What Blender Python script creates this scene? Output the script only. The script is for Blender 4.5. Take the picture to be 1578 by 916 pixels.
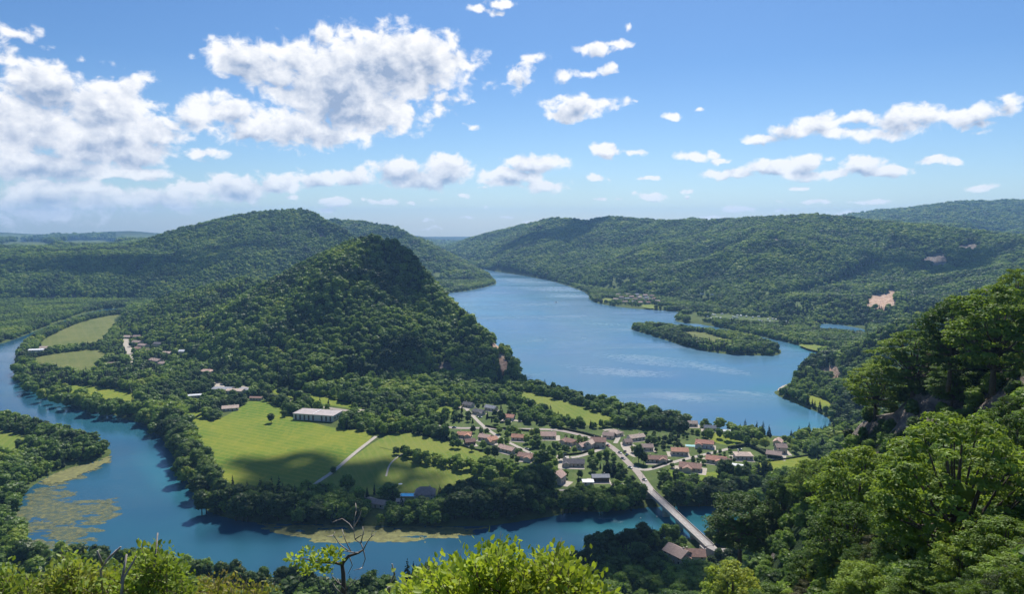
import bpy, math, random
import numpy as np
from mathutils import Vector
for o in list(bpy.data.objects): bpy.data.objects.remove(o)
S = bpy.context.scene
COL = S.collection
R = math.radians
rng = np.random.default_rng(7)
random.seed(7)

# ------------------------------------------------------------------ camera
FPX, W0, H0 = 1100.0, 1578.0, 916.0
CAMZ = 200.0
HORIZON = 345.0
PITCH = math.atan((H0 / 2 - HORIZON) / FPX)
cam = bpy.data.cameras.new('camera')
cam.sensor_width = 36.0
cam.lens = 36.0 * FPX / W0
cam.clip_start = 0.1
cam.clip_end = 60000
camo = bpy.data.objects.new('camera', cam)
COL.objects.link(camo)
camo.location = (0, 0, CAMZ)
camo.rotation_euler = (R(90) - PITCH, 0, 0)
S.camera = camo

# ------------------------------------------------------------------ light
SUN_AZ = R(10.0)      # measured from +Y towards +X
SUN_EL = R(48.0)
sun = bpy.data.lights.new('sun', 'SUN')
sun.energy = 5.0
sun.angle = R(0.53)
sun.color = (1.0, 0.95, 0.86)
suno = bpy.data.objects.new('sun', sun)
COL.objects.link(suno)
sdir = Vector((math.sin(SUN_AZ) * math.cos(SUN_EL), math.cos(SUN_AZ) * math.cos(SUN_EL), math.sin(SUN_EL)))
suno.rotation_euler = sdir.to_track_quat('Z', 'Y').to_euler()
suno.location = (0, 0, 900)

S.view_settings.view_transform = 'Standard'
S.view_settings.look = 'None'
S.view_settings.exposure = 0.34
S.view_settings.gamma = 1.0
S.view_settings.use_curve_mapping = False
cy = S.cycles
cy.use_adaptive_sampling = True
cy.adaptive_threshold = 0.02
cy.max_bounces = 5
cy.diffuse_bounces = 2
cy.glossy_bounces = 2
cy.transmission_bounces = 3
cy.transparent_max_bounces = 8
cy.volume_bounces = 0
cy.caustics_reflective = False
cy.caustics_refractive = False
cy.sample_clamp_indirect = 4.0
cy.use_denoising = True

# ------------------------------------------------------------------ node helpers
class NT:
    def __init__(s, tree): s.t = tree; s.n = tree.nodes; s.l = tree.links
    def add(s, typ, **kw):
        nd = s.n.new(typ)
        for k, v in kw.items(): setattr(nd, k, v)
        return nd
    def put(s, nd, idx, v):
        if v is None: return
        sock = nd.inputs[idx]
        if isinstance(v, bpy.types.NodeSocket): s.l.new(v, sock)
        else: sock.default_value = v
    def math(s, op, a, b=None, c=None, clamp=False):
        nd = s.add('ShaderNodeMath', operation=op, use_clamp=clamp)
        s.put(nd, 0, a); s.put(nd, 1, b); s.put(nd, 2, c)
        return nd.outputs[0]
    def vec(s, op, a, b=None, c=None, scale=None):
        nd = s.add('ShaderNodeVectorMath', operation=op)
        s.put(nd, 0, a); s.put(nd, 1, b); s.put(nd, 2, c)
        if scale is not None: s.put(nd, 3, scale)
        return nd.outputs[1] if op in ('LENGTH', 'DOT_PRODUCT', 'DISTANCE') else nd.outputs[0]
    def noise(s, v, scale, detail=5, rough=0.55, lac=2.0, dist=0.0, color=False):
        nd = s.add('ShaderNodeTexNoise')
        if v is not None: s.l.new(v, nd.inputs['Vector'])
        nd.inputs['Scale'].default_value = scale; nd.inputs['Detail'].default_value = detail
        nd.inputs['Roughness'].default_value = rough; nd.inputs['Lacunarity'].default_value = lac
        nd.inputs['Distortion'].default_value = dist
        return nd.outputs[1] if color else nd.outputs[0]
    def ramp(s, f, stops, interp='LINEAR'):
        nd = s.add('ShaderNodeValToRGB')
        cr = nd.color_ramp; cr.interpolation = interp
        while len(cr.elements) < len(stops): cr.elements.new(0.5)
        for e, (p, c) in zip(cr.elements, stops):
            e.position = p
            e.color = (c, c, c, 1) if isinstance(c, (int, float)) else (*c[:3], 1)
        s.put(nd, 0, f)
        return nd.outputs[0]
    def mix(s, f, a, b):
        nd = s.add('ShaderNodeMix', data_type='RGBA')
        s.put(nd, 0, f)
        for i, v in ((6, a), (7, b)):
            if isinstance(v, tuple) and len(v) == 3: v = (*v, 1)
            s.put(nd, i, v)
        return nd.outputs[2]
    def mapr(s, v, a, b, c=0.0, d=1.0, smooth=False):
        nd = s.add('ShaderNodeMapRange', clamp=True)
        if smooth: nd.interpolation_type = 'SMOOTHSTEP'
        s.put(nd, 0, v); s.put(nd, 1, a); s.put(nd, 2, b); s.put(nd, 3, c); s.put(nd, 4, d)
        return nd.outputs[0]

# ------------------------------------------------------------------ sky: physical sky plus the cloud field (angles in degrees round the place)
def px_dir(px, py):
    u = (px - W0 / 2) / FPX; v = -(py - H0 / 2) / FPX
    d = Vector((u, math.cos(PITCH) + v * math.sin(PITCH), -math.sin(PITCH) + v * math.cos(PITCH)))
    d.normalize()
    return d
def px_ae(px, py):
    d = px_dir(px, py)
    return math.degrees(math.atan2(d.x, d.y)), math.degrees(math.asin(d.z))
# clouds as x, y, half width, half height (photo pixels), strength
CLOUDS = [
 (70,135,70,42,1.2),(165,165,75,48,1.2),(40,195,90,60,1.3),(150,215,110,52,1.3),(15,92,26,14,.7),(28,50,30,16,.6),(8,70,22,20,.6),
 (200,130,28,20,.7),(235,205,60,34,1.0),(60,255,130,28,.95),(200,268,70,12,.9),(90,300,150,32,.72),(260,305,110,22,.66),(40,330,160,20,.5),
 (75,78,14,7,.5),(125,92,12,6,.5),(190,235,80,26,1.0),(120,285,60,12,.6),
 (382,92,66,36,1.3),(455,90,46,34,1.1),(330,85,22,10,.5),(410,70,20,8,.5),(430,120,60,22,1.0),
 (600,100,125,58,1.55),(520,135,110,58,1.5),(655,85,60,42,1.3),(500,50,22,20,.9),(552,52,14,12,.9),(560,170,95,38,1.3),(450,195,70,34,1.15),
 (300,180,50,26,.95),(355,170,60,30,1.0),(390,200,60,24,1.1),(495,205,75,24,1.1),(270,195,30,18,.8),(690,150,34,12,.8),(655,185,20,12,.5),(680,175,18,10,.4),
 (315,235,32,10,.6),(365,290,56,22,.95),(300,290,36,12,.7),(430,283,30,15,.95),(445,305,14,5,.6),
 (490,278,40,14,.85),(545,275,38,16,.9),(612,262,40,20,1.05),(690,262,40,26,1.1),(650,278,60,16,.9),
 (790,270,55,13,.9),(820,252,48,16,1.05),(770,280,40,8,.6),(840,287,36,11,.85),
 (820,88,20,9,.8),(802,118,20,24,.75),(780,128,20,8,.4),(868,116,20,12,.8),(920,76,26,14,1.0),(950,68,22,7,.8),(935,107,18,9,.8),(910,116,16,5,.6),
 (888,165,50,20,1.1),(870,178,42,10,.9),(930,160,26,12,.7),(965,158,22,7,.6),(770,6,20,8,.9),(738,16,16,7,.8),(764,20,9,6,.6),(968,42,6,7,.5),
 (935,232,24,12,.9),(980,236,16,6,.7),(1040,179,18,7,.8),(1076,167,10,3,.6),(985,155,10,4,.6),(732,194,14,4,.5),(738,290,9,3,.4),
 (1175,214,32,9,.9),(1215,202,42,14,1.1),(1262,188,42,14,1.1),(1320,182,40,11,1.0),(1290,205,40,10,.9),(1345,210,50,10,.9),(1388,186,46,22,1.15),(1425,180,50,20,1.1),
 (1480,180,44,16,1.1),(1510,175,40,16,1.1),(1556,160,22,16,1.0),(1505,190,40,10,.8),(1515,205,14,5,.4),
 (1130,268,45,9,.9),(1185,258,46,12,1.05),(1235,254,36,16,1.1),(1240,270,36,10,.9),(1290,268,18,8,.7),(1330,256,34,14,1.05),(1360,264,45,10,.95),(1278,246,12,4,.5),
 (1068,241,24,9,.9),(1100,240,14,6,.7),(1112,247,14,6,.7),(1440,247,34,7,.8),(1475,246,12,6,.7),(1512,291,30,6,.75),
 (1003,302,24,6,.9),(1057,293,14,5,.8),(995,273,18,4,.8),(920,275,19,6,.8),(1056,302,6,3,.4),(1080,295,4,3,.3),
 (520,312,28,7,.9),(592,311,24,5,.8),(560,311,8,4,.5),(636,313,10,3,.5),(712,303,11,4,.7),(670,306,6,3,.4),(500,323,16,4,.5),
 (1138,323,28,5,.8),(1208,325,14,3,.6),(1230,290,20,4,.8),(1262,312,24,4,.6),(1345,312,46,4,.75),(1318,330,44,5,.8),(1095,338,26,5,.7),(1205,312,16,3,.4),(1460,318,24,3,.5),
 (926,308,10,3,.7),(950,308,8,3,.4),(720,335,10,3,.5),(782,334,9,3,.6),(812,343,16,5,.6),(660,352,26,4,.5),(658,340,8,3,.4),(835,347,26,5,.4),(752,319,8,3,.3),(1150,250,4,2,.2),
]
wd = bpy.data.worlds.new('World'); S.world = wd
wd.use_nodes = True
SKY_STRENGTH = 0.078
def build_world():
    wd.node_tree.nodes.clear()
    g = bpy.data.node_groups.new('cloud_field', 'ShaderNodeTree')
    g.interface.new_socket('p', in_out='INPUT', socket_type='NodeSocketVector')
    g.interface.new_socket('f', in_out='OUTPUT', socket_type='NodeSocketFloat')
    G = NT(g); gi = G.add('NodeGroupInput'); go = G.add('NodeGroupOutput')
    p = gi.outputs[0]
    warp = G.noise(p, 0.55, 3, 0.6, color=True)
    w2 = G.vec('MULTIPLY_ADD', warp, (1.5, 0.9, 0.0), (-0.75, -0.45, 0.0))
    q = G.vec('ADD', p, w2)
    cur = None
    for (cx, cy_, rx, ry, st) in CLOUDS:
        a, e = px_ae(cx, cy_)
        ax, _ = px_ae(cx + rx, cy_); _, ey = px_ae(cx, cy_ - ry)
        sx, sy = 1.0 / max(0.15, abs(ax - a)) / 1.25, 1.0 / max(0.1, abs(ey - e)) / 1.25
        v = G.vec('MULTIPLY_ADD', q, (sx, sy, 0.0), (-a * sx, -e * sy, 0.0))
        ln = G.vec('LENGTH', v)
        if cy_ > 230: st = st * 1.15 + .1
        f = G.math('MULTIPLY_ADD', ln, -st, st)
        cur = f if cur is None else G.math('SMOOTH_MAX', cur, f, 0.12)
    G.l.new(cur, go.inputs[0])
    T = NT(wd.node_tree)
    tc = T.add('ShaderNodeTexCoord')
    sep = T.add('ShaderNodeSeparateXYZ'); T.l.new(tc.outputs['Generated'], sep.inputs[0])
    az = T.math('MULTIPLY', T.math('ARCTAN2', sep.outputs[0], sep.outputs[1]), 180 / math.pi)
    el = T.math('MULTIPLY', T.math('ARCSINE', sep.outputs[2]), 180 / math.pi)
    cb = T.add('ShaderNodeCombineXYZ'); T.l.new(az, cb.inputs[0]); T.l.new(el, cb.inputs[1])
    P = cb.outputs[0]
    def field(pos):
        nd = T.add('ShaderNodeGroup'); nd.node_tree = g
        T.l.new(pos, nd.inputs[0])
        # the same scattered fair weather clouds go on all round the horizon outside the view
        stretch = T.vec('MULTIPLY', pos, (1.0, 1.9, 1.0))
        far = T.noise(stretch, 0.085, 3, 0.5)
        fr = T.math('MULTIPLY_ADD', far, 3.2, -1.9)
        outside = T.mapr(T.math('ABSOLUTE', az), 36.5, 42.0)
        top = T.mapr(el, 18.0, 24.0)
        m = T.math('MAXIMUM', outside, top)
        fr = T.math('ADD', fr, T.math('MULTIPLY_ADD', m, 2.0, -2.0))
        base = T.math('MAXIMUM', nd.outputs[0], fr)
        return base
    f0 = field(P)
    pn = T.vec('MULTIPLY', P, (1.0, 1.25, 1.0))
    n0 = T.noise(pn, 0.75, 9, 0.54, dist=0.3)
    d0 = T.math('ADD', f0, T.math('MULTIPLY_ADD', n0, 2.0, -1.08))
    alpha = T.mapr(d0, -0.02, 0.50, smooth=True)
    Pu = T.vec('ADD', P, (0.08, 0.55, 0.0))
    f1 = field(Pu)
    n1 = T.noise(T.vec('MULTIPLY', Pu, (1.0, 1.25, 1.0)), 0.32, 4, 0.40, dist=0.25)
    d1 = T.math('ADD', f1, T.math('MULTIPLY_ADD', n1, 1.25, -0.62))
    n2 = T.noise(P, 0.28, 3, 0.45)
    depth = T.math('ADD', d1, T.math('MULTIPLY', n2, 0.5))
    shade = T.mapr(depth, 0.45, 1.95, smooth=False)
    edge = T.mapr(T.math('SUBTRACT', d1, d0), -0.6, 0.5, 0.0, 1.0)
    shade = T.math('MULTIPLY', T.math('MULTIPLY_ADD', edge, 0.7, 0.5), shade, clamp=True)
    nE = T.noise(T.vec('ADD', pn, (0.05, 0.22, 0.0)), 0.85, 4, 0.62, dist=0.25)
    emb = T.math('MULTIPLY', T.math('SUBTRACT', nE, n0), 0.9)
    shade = T.math('ADD', T.math('MULTIPLY', shade, 1.15), T.math('ADD', emb, .0), clamp=True)
    k = 1.0 / SKY_STRENGTH
    cloud = T.mix(shade, (0.84 * k, 0.84 * k, 0.85 * k), (0.27 * k, 0.35 * k, 0.50 * k))
    sky = T.add('ShaderNodeTexSky', sky_type='NISHITA')
    sky.sun_disc = False; sky.sun_elevation = SUN_EL; sky.sun_rotation = SUN_AZ
    sky.altitude = 500; sky.air_density = 1.0; sky.dust_density = 0.6; sky.ozone_density = 1.6
    low = T.mapr(el, 0.0, 5.0, 0.75, 1.0)
    tint = T.mix(T.mapr(el, 0.0, 12.0), (.80, .96, 1.14), (.50, .74, 1.02))
    air = T.vec('MULTIPLY', sky.outputs[0], tint)
    col = T.mix(T.math('MULTIPLY', alpha, low), air, cloud)
    bg = T.add('ShaderNodeBackground'); bg.inputs[1].default_value = SKY_STRENGTH
    T.l.new(col, bg.inputs[0])
    out = T.add('ShaderNodeOutputWorld'); T.l.new(bg.outputs[0], out.inputs[0])
build_world()
wd.cycles.sampling_method = 'MANUAL'
wd.cycles.sample_map_resolution = 512

# ------------------------------------------------------------------ numeric helpers
def hash2(ix, iy, seed):
    h = (ix.astype(np.int64) * 374761393 + iy.astype(np.int64) * 668265263 + seed * 974711) & 0xFFFFFFFF
    h = ((h ^ (h >> 13)) * 1274126177) & 0xFFFFFFFF
    return ((h ^ (h >> 16)) & 0xFFFFFF) / float(0xFFFFFF)
def vnoise(x, y, seed=0):
    ix = np.floor(x); iy = np.floor(y); fx = x - ix; fy = y - iy
    fx = fx * fx * (3 - 2 * fx); fy = fy * fy * (3 - 2 * fy)
    a = hash2(ix, iy, seed); b = hash2(ix + 1, iy, seed); c = hash2(ix, iy + 1, seed); d = hash2(ix + 1, iy + 1, seed)
    return a + (b - a) * fx + (c - a) * fy + (a - b - c + d) * fx * fy
def fbm(x, y, scale, octv=4, seed=0, rough=0.5):
    s = 0; amp = 1; tot = 0; f = 1.0 / scale
    for i in range(octv):
        s = s + amp * (vnoise(x * f, y * f, seed + i * 17) * 2 - 1); tot += amp; amp *= rough; f *= 2.03
    return s / tot
def sstep(a, b, x):
    t = np.clip((x - a) / (b - a), 0, 1)
    return t * t * (3 - 2 * t)
def G3(px, py, z=0.0):
    """the point of the level z under a pixel of the photograph"""
    d = px_dir(px, py)
    t = (z - CAMZ) / d.z
    return (d.x * t, d.y * t)
def GP(lst, z=0.0): return np.array([G3(a, b, z) for a, b in lst])
def AT(px, py, D):
    """the point at ground distance D (along y) seen at a pixel"""
    d = px_dir(px, py)
    t = D / d.y
    return (d.x * t, D, CAMZ + d.z * t)
def seg_dist(x, y, P, closed=True, z=None):
    n = len(P); best = np.full(x.shape, 1e18); zz = np.zeros(x.shape) if z is not None else None
    for i in range(n if closed else n - 1):
        ax, ay = P[i][0], P[i][1]; bx, by = P[(i + 1) % n][0], P[(i + 1) % n][1]
        dx, dy = bx - ax, by - ay; L = dx * dx + dy * dy + 1e-9
        t = np.clip(((x - ax) * dx + (y - ay) * dy) / L, 0, 1)
        d = (x - ax - t * dx) ** 2 + (y - ay - t * dy) ** 2
        m = d < best
        best = np.where(m, d, best)
        if z is not None: zz = np.where(m, z[i] + (z[(i + 1) % n] - z[i]) * t, zz)
    return (np.sqrt(best), zz) if z is not None else np.sqrt(best)
def inside(x, y, P):
    n = len(P); r = np.zeros(x.shape, bool)
    for i in range(n):
        ax, ay = P[i][0], P[i][1]; bx, by = P[(i + 1) % n][0], P[(i + 1) % n][1]
        if ay == by: continue
        c = (ay > y) != (by > y)
        r ^= c & (x < (bx - ax) * (y - ay) / (by - ay) + ax)
    return r
def smooth_poly(P, it=1):
    P = np.asarray(P, float)
    for _ in range(it):
        Q = np.roll(P, -1, 0)
        P = np.stack([P * .75 + Q * .25, P * .25 + Q * .75], 1).reshape(-1, P.shape[1])
    return P

# ------------------------------------------------------------------ water outlines
def D_(px, D, z=0.0):
    return ((px - W0 / 2) / FPX * math.hypot(D * math.cos(PITCH), 0) + (px - W0 / 2) / FPX * (CAMZ - z) * math.sin(PITCH), D)
RIVER = list(GP([(196,474),(150,478),(112,490),(62,508),(22,524),(-20,536),(-100,546),(-400,560),
  (-400,652),(-100,642),(0,642),(40,652),(90,668),(140,682),(172,692),(170,706),(100,724),(64,740),(40,757),(20,782),(12,802),(30,837),(60,860),
  (150,867),(230,876),(280,884),(350,894),(430,902),(500,915),(600,925),(700,925),(800,905),(860,886),(890,872),(935,856),(1000,842),(1040,834),(1095,826),(1200,814),(1400,800),
  (1400,768),(1200,776),(1100,781),(1017,781),(953,788),(877,790),(850,797),(790,806),(750,812),(650,812),(578,812),(459,808),(380,806),(327,793),(304,773),(291,745),(276,722),(258,688),(243,667),(220,652),
  (193,647),(157,634),(111,626),(71,611),(38,596),(24,575),(22,556),(28,540),(50,522),(72,512),(100,500),(140,488),(190,482)]))
LAKE = list(GP([(805,592),(800,566)])) + [np.array(D_(px, D)) for px, D in [(738,1150),(690,1400),(640,1650),(640,1900)]] + \
  list(GP([(683,453),(720,449),(764,439)])) + [np.array(D_(px, D)) for px, D in [(766,2480),(738,2900),(715,3300),(716,3700)]] + \
  list(GP([(735,414),(760,417),(800,423),(850,433),(882,443),(906,452),(909,465),(942,472),(977,476),(1023,479),(1053,482),(1044,488),(1038,495),(1060,499),(1080,500),
  (1115,507),(1150,515),(1200,525),(1235,534),(1270,543),(1255,551),(1228,573),(1224,590),(1204,598),(1190,607),(1225,622),(1255,634),(1275,643),(1284,655),(1275,668),(1262,676),
  (1205,676),(1120,664),(1052,653),(983,637),(915,621),(850,605)]))
ISLAND = GP([(970,505),(1000,502),(1050,508),(1100,514),(1150,520),(1190,532),(1206,542),(1200,549),(1150,548),(1100,545),(1050,533),(1010,519),(975,509)])
SPIT = GP([(1038,497),(1050,492),(1075,494),(1110,502),(1135,509),(1100,506),(1070,503)])
POND = GP([(1255,499),(1290,500),(1340,509),(1335,514),(1290,511),(1258,505)])
BACKWATER = GP([(150,476),(188,474),(196,479),(160,483)])
RIVER = smooth_poly(RIVER); LAKE = smooth_poly(LAKE); ISLAND = smooth_poly(ISLAND); POND = smooth_poly(POND); SPIT = smooth_poly(SPIT)
FLAT = 3.0
def land_z(x, y):
    """signed distance to the water turned into bank height"""
    w = inside(x, y, RIVER) | (inside(x, y, LAKE) & ~inside(x, y, ISLAND)) | inside(x, y, POND)
    d = np.minimum(np.minimum(seg_dist(x, y, RIVER), seg_dist(x, y, LAKE)), np.minimum(seg_dist(x, y, ISLAND), seg_dist(x, y, POND)))
    d = d + fbm(x, y, 18, 3, 5) * 2.5
    sd = np.where(w, -np.abs(d), np.abs(d))
    return np.where(sd > 0, FLAT * np.clip(sd / 6.0, 0, 1), np.maximum(-4.0, sd * 0.5)), w, sd

# ------------------------------------------------------------------ hills: foot outline, crest line, profile
def crest(lst): 
    a = np.array([AT(px, py, D) for px, py, D in lst]); return a[:, :2], a[:, 2]
def foot(lst):
    return np.array([G3(p[0], p[1]) if len(p) == 2 else D_(p[0], p[2]) for p in lst])
HILLS = []
def hill(name, foot_l, crest_l, prof=0.9, rough=(8, 90), tree=7.0, seed=0, ridg=0.0):
    C, cz = crest(crest_l)
    HILLS.append((name, foot(foot_l), C, cz - tree, prof, rough, seed, ridg))
hill('center', [(185,506),(235,537),(300,567),(370,592),(450,612),(520,630),(600,628),(690,612),(770,606),(806,590),(801,562),(738,0,1150),(690,0,1400),(600,0,1680),(480,0,1760),(330,0,1760),(200,0,1650),(170,0,1480)],
     [(793,568,905),(770,535,960),(742,505,1000),(700,470,1040),(660,433,1075),(640,400,1100),(625,380,1120),(602,366,1140),(560,362,1180),(530,372,1230),(505,386,1270),(478,405,1300),(436,444,1360)], 0.86, (15, 85), 7, 3, 13)
hill('shoulder', [(180,508),(240,540),(330,573),(430,600),(520,600),(560,0,1250),(520,0,1600),(330,0,1750),(200,0,1650),(172,0,1480)],
     [(428,447,1390),(402,434,1420),(372,427,1430),(330,438,1430),(260,455,1440),(212,480,1440)], 0.7, (11, 70), 7, 13, 9)
hill('big', [(175,0,1840),(330,0,1800),(480,0,1780),(640,0,1880),(655,0,2150),(600,0,3300),(300,0,3600),(60,0,3400),(0,0,2900),(-20,0,2200)],
     [(225,378,2750),(280,358,2700),(330,343,2650),(365,333,2600),(400,328,2560),(440,324,2500),(465,322,2450),(483,328,2400),(500,339,2350),(525,352,2300),(560,377,2250),(600,400,2200)], 0.85, (42, 270), 7, 4, 48)
hill('plateau', [(-900,0,1700),(-300,0,1790),(0,0,1830),(200,0,1840),(340,0,1850),(400,0,2600),(300,0,5200),(-200,0,5600),(-1200,0,5200)],
     [(-700,385,2250),(-100,386,2300),(0,388,2300),(100,387,2300),(160,384,2300),(230,380,2350),(250,372,3200),(150,371,4200),(-300,371,4200)], 0.55, (16, 180), 7, 5, 18)
hill('behind', [(683,453),(720,449),(765,438),(765,0,2500),(737,0,2950),(714,0,3350),(680,0,4200),(450,0,4300),(380,0,3000),(480,0,2350),(640,0,2050)],
     [(470,345,3500),(508,340,3400),(545,341,3300),(578,347,3200),(604,350,3100),(640,368,2950),(680,395,2750),(715,416,2600),(745,429,2480),(761,434,2420)], 0.8, (30, 220), 7, 6, 34)
hill('right', [(718,0,3650),(760,418),(800,424),(850,433),(900,444),(950,450),(1020,461),(1100,476),(1180,489),(1260,496),(1340,506),(1420,0,1330),(1600,0,1200),(1900,0,1100),(2400,0,1600),(2400,0,4500),(1500,0,5200),(900,0,6500),(640,0,7000),(660,0,4800)],
     [(690,384,5200),(730,374,4900),(770,360,4500),(810,348,4100),(840,341,3900),(865,338,3700),(900,342,3500),(942,336,3300),(980,338,3200),(1020,341,3100),(1060,342,3000),(1110,341,2900),(1160,337,2750),(1210,334,2650),(1260,332,2550),(1300,336,2500),(1345,343,2450),(1400,346,2400),(1470,354,2300),(1530,362,2200),(1578,366,2100),(1700,370,2000),(2100,360,2200)], 0.75, (46, 330), 7, 7, 60)
hill('farright', [(1150,0,3300),(2500,0,2600),(2600,0,8000),(1200,0,8500),(1000,0,6000)],
     [(1240,345,5200),(1330,331,5000),(1400,324,4800),(1480,315,4600),(1578,312,4500),(1700,308,4500),(2100,300,4800)], 0.6, (25, 500), 5, 8, 10)
hill('far1', [(560,0,6200),(700,0,5600),(690,0,9000),(400,0,9000)], [(560,352,8000),(630,362,7600),(660,367,7300),(688,380,6800)], 0.8, (20, 400), 0, 9, 8)
hill('far2', [(640,0,8200),(800,0,8200),(850,0,10800),(600,0,10800)], [(660,380,9500),(690,376,9500),(707,370,9500),(725,374,9500),(760,376,9500)], 0.8, (20, 400), 0, 10, 8)
hill('left1', [(-800,0,5200),(400,0,5200),(450,0,8500),(-800,0,8500)], [(-300,362,7000),(0,358,7000),(40,361,7000),(100,361,7000),(140,359,7000),(170,357,6800),(200,356,6600),(235,359,6600),(290,366,6800),(330,375,7000)], 0.7, (24, 500), 0, 11, 10)
hill('left2', [(-900,0,8600),(260,0,8600),(260,0,10800),(-900,0,10800)], [(-300,346,9800),(-20,348,9800),(20,351,9800),(60,355,9800),(95,360,9800)], 0.8, (20, 800), 0, 12, 8)
hill('slope', [(1286,645),(1240,612),(1262,602),(1230,580),(1232,572),(1262,548),(1310,0,1180),(1420,0,1260),(1700,0,1250),(2300,0,1000),(2300,0,300),(1650,0,330),(1450,0,400),(1350,0,520),(1300,0,640)],
     [(1255,566,930),(1280,548,930),(1310,533,920),(1345,512,900),(1380,498,890),(1412,486,880),(1450,470,870),(1500,452,850),(1578,436,820),(1750,420,800),(2100,390,780)], 0.8, (12, 70), 7, 14, 10)

# near mountainside: scattered heights joined by a smooth surface in (bearing, log distance)
NEAR = []
for px in (-260, 0, 250, 500, 780, 900):
    for r, z in ((1.2,198.2),(2.5,197.6),(5,196.2),(9,192.5),(16,182),(28,165),(45,144),(75,115),(115,88),(170,58),(230,36),(290,18),(345,6),(400,3),(470,3)):
        NEAR.append((px, r, z))
for r, z in ((1.2,198.3),(5,196.2),(16,183),(45,148),(100,97),(170,62),(250,33),(330,10),(380,4),(470,3)):
    NEAR.append((1060, r, z))
def nearpx(px, py, D, t):
    x, y, z = AT(px, py, D); th = math.atan2(x, y); NEAR.append((None, math.hypot(x, y), z - t, th))
for r, z in ((1.2,198.4),(5,196.5),(16,186)): NEAR.append((1300, r, z))
for r, z in ((1.2,198.6),(5,197),(12,191)): NEAR.append((1578, r, z)); NEAR.append((1900, r, z + 1)); NEAR.append((2800, r, z + 1.5))
for a in [(1578,452,180,7),(1500,505,190,7),(1440,540,190,8),(1380,590,200,8),(1325,640,205,3),(1285,700,210,4),(1235,775,210,4),(1180,850,200,5),
          (1450,678,152,0),(1380,694,166,0),(1500,580,172,2),(1450,598,174,2),(1570,560,152,2),(1540,664,136,0),(1540,588,156,2),(1330,694,188,0),(1340,760,150,2),(1280,830,150,2),(1210,900,150,2),(1130,960,150,2),
          (1420,760,95,2),(1350,850,95,2),(1500,780,70,3),(1570,740,60,3),(1578,640,95,2),(1450,880,52,2),(1540,920,36,1.5),(1330,930,60,2),(1650,800,40,2),(1700,650,80,2),(1800,480,150,3),(1900,420,180,3),(1220,960,90,2)]:
    nearpx(*a)
for px, r, z in ((1120,260,34),(1120,330,10),(1120,400,3),(1200,290,40),(1200,380,12),(1200,450,3),(1280,330,46),(1300,430,14),(1300,520,3),(1380,300,70),(1450,400,62),(1450,520,50),(1578,300,120),(1578,420,95),(1578,560,85),(1800,350,150),(1900,500,130),(2800,40,180),(2800,120,170),(2800,300,150),(2800,560,120)):
    NEAR.append((px, r, z))
def near_arrays():
    th, lr, z = [], [], []
    for e in NEAR:
        if e[0] is None: th.append(e[3])
        else: th.append(math.atan((e[0] - W0 / 2) / FPX))
        lr.append(math.log(e[1])); z.append(e[2])
    return np.array(th), np.array(lr), np.array(z)
_nth, _nlr, _nz = near_arrays()
_KT, _KL = 3.0, 1.0
def _rk(d): return np.sqrt(d * d + 0.01)
_A = _rk(np.hypot((_nth[:, None] - _nth[None]) * _KT, (_nlr[:, None] - _nlr[None]) * _KL)) + np.eye(len(_nth)) * -0.0
_w = np.linalg.lstsq(np.block([[_A, np.ones((len(_nz), 1))], [np.ones((1, len(_nz))), np.zeros((1, 1))]]), np.append(_nz, 0), rcond=1e-9)[0]
def near_z(th, r):
    s = np.full(th.shape, _w[-1])
    lr = np.log(r)
    for i in range(len(_nth)):
        s = s + _w[i] * _rk(np.hypot((th - _nth[i]) * _KT, (lr - _nlr[i]) * _KL))
    return s

NT_, NR_ = 800, 900
TH0, TH1 = R(-52), R(64)
LR0, LR1 = math.log(1.0), math.log(11000)
def build_height():
    th = np.linspace(TH0, TH1, NT_); lr = np.linspace(LR0, LR1, NR_)
    TH, LR = np.meshgrid(th, lr, indexing='ij')
    r = np.exp(LR); x = r * np.sin(TH); y = r * np.cos(TH)
    z, water, sd = land_z(x, y)
    far = r > 150
    for (nm, F, C, cz, prof, (amp, sc), seed, ridg) in HILLS:
        m = inside(x, y, F)
        if not m.any(): continue
        xm, ym = x[m], y[m]
        db = seg_dist(xm, ym, F)
        dr, zc = seg_dist(xm, ym, C, closed=False, z=cz)
        n = fbm(xm, ym, sc, 5, seed)
        rd = 1 - 2 * np.abs(fbm(xm, ym, sc * 1.7, 3, seed + 50))
        t = db / (db + dr + 1e-6)
        t = np.clip(t, 0, 1) ** prof
        edge = np.minimum(1, db / (sc * 0.8)) * np.minimum(1, dr / (sc * 1.6))
        h = zc * t + edge * (n * amp + (rd - .45) * ridg * 1.0) * (0.3 + 0.7 * np.minimum(1, db / 200.0))
        h = np.maximum(h, 0) + FLAT * np.clip(db / 4, 0, 1) * 0.0
        z[m] = np.maximum(z[m], h)
    nm_ = r < 640
    zz = near_z(TH[nm_], r[nm_])
    rr = r[nm_]
    zz = zz + fbm(x[nm_], y[nm_], 14, 4, 31) * np.clip(rr / 60, 0, 1) * 2.2 * sstep(8, 30, zz)
    cl = sstep(R(22), R(26), TH[nm_]) * sstep(110, 130, rr) * (1 - sstep(215, 240, rr))
    zz = zz + cl * fbm(x[nm_], y[nm_], 7, 4, 37, .6) * 1.8
    lim = np.where(TH[nm_] > R(26), 600.0, 450.0)
    f = 1 - sstep(0.82, 1.0, rr / lim)
    zz = FLAT + (zz - FLAT) * f
    lowland = z[nm_]
    onwater = water[nm_]
    zz = np.where(zz < FLAT + 0.5, lowland, np.where(rr < 300, zz, np.maximum(zz, lowland)))
    zz = np.where(onwater & (rr > 300), lowland, zz)
    # soften the step where the mountainside meets the banks
    s2 = sd[nm_]
    zz = np.where((~onwater) & (rr > 300), np.minimum(zz, np.maximum(lowland, 0.5 * s2 + 1.0)), zz)
    z[nm_] = zz
    return th, lr, x, y, z, water, sd
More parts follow.
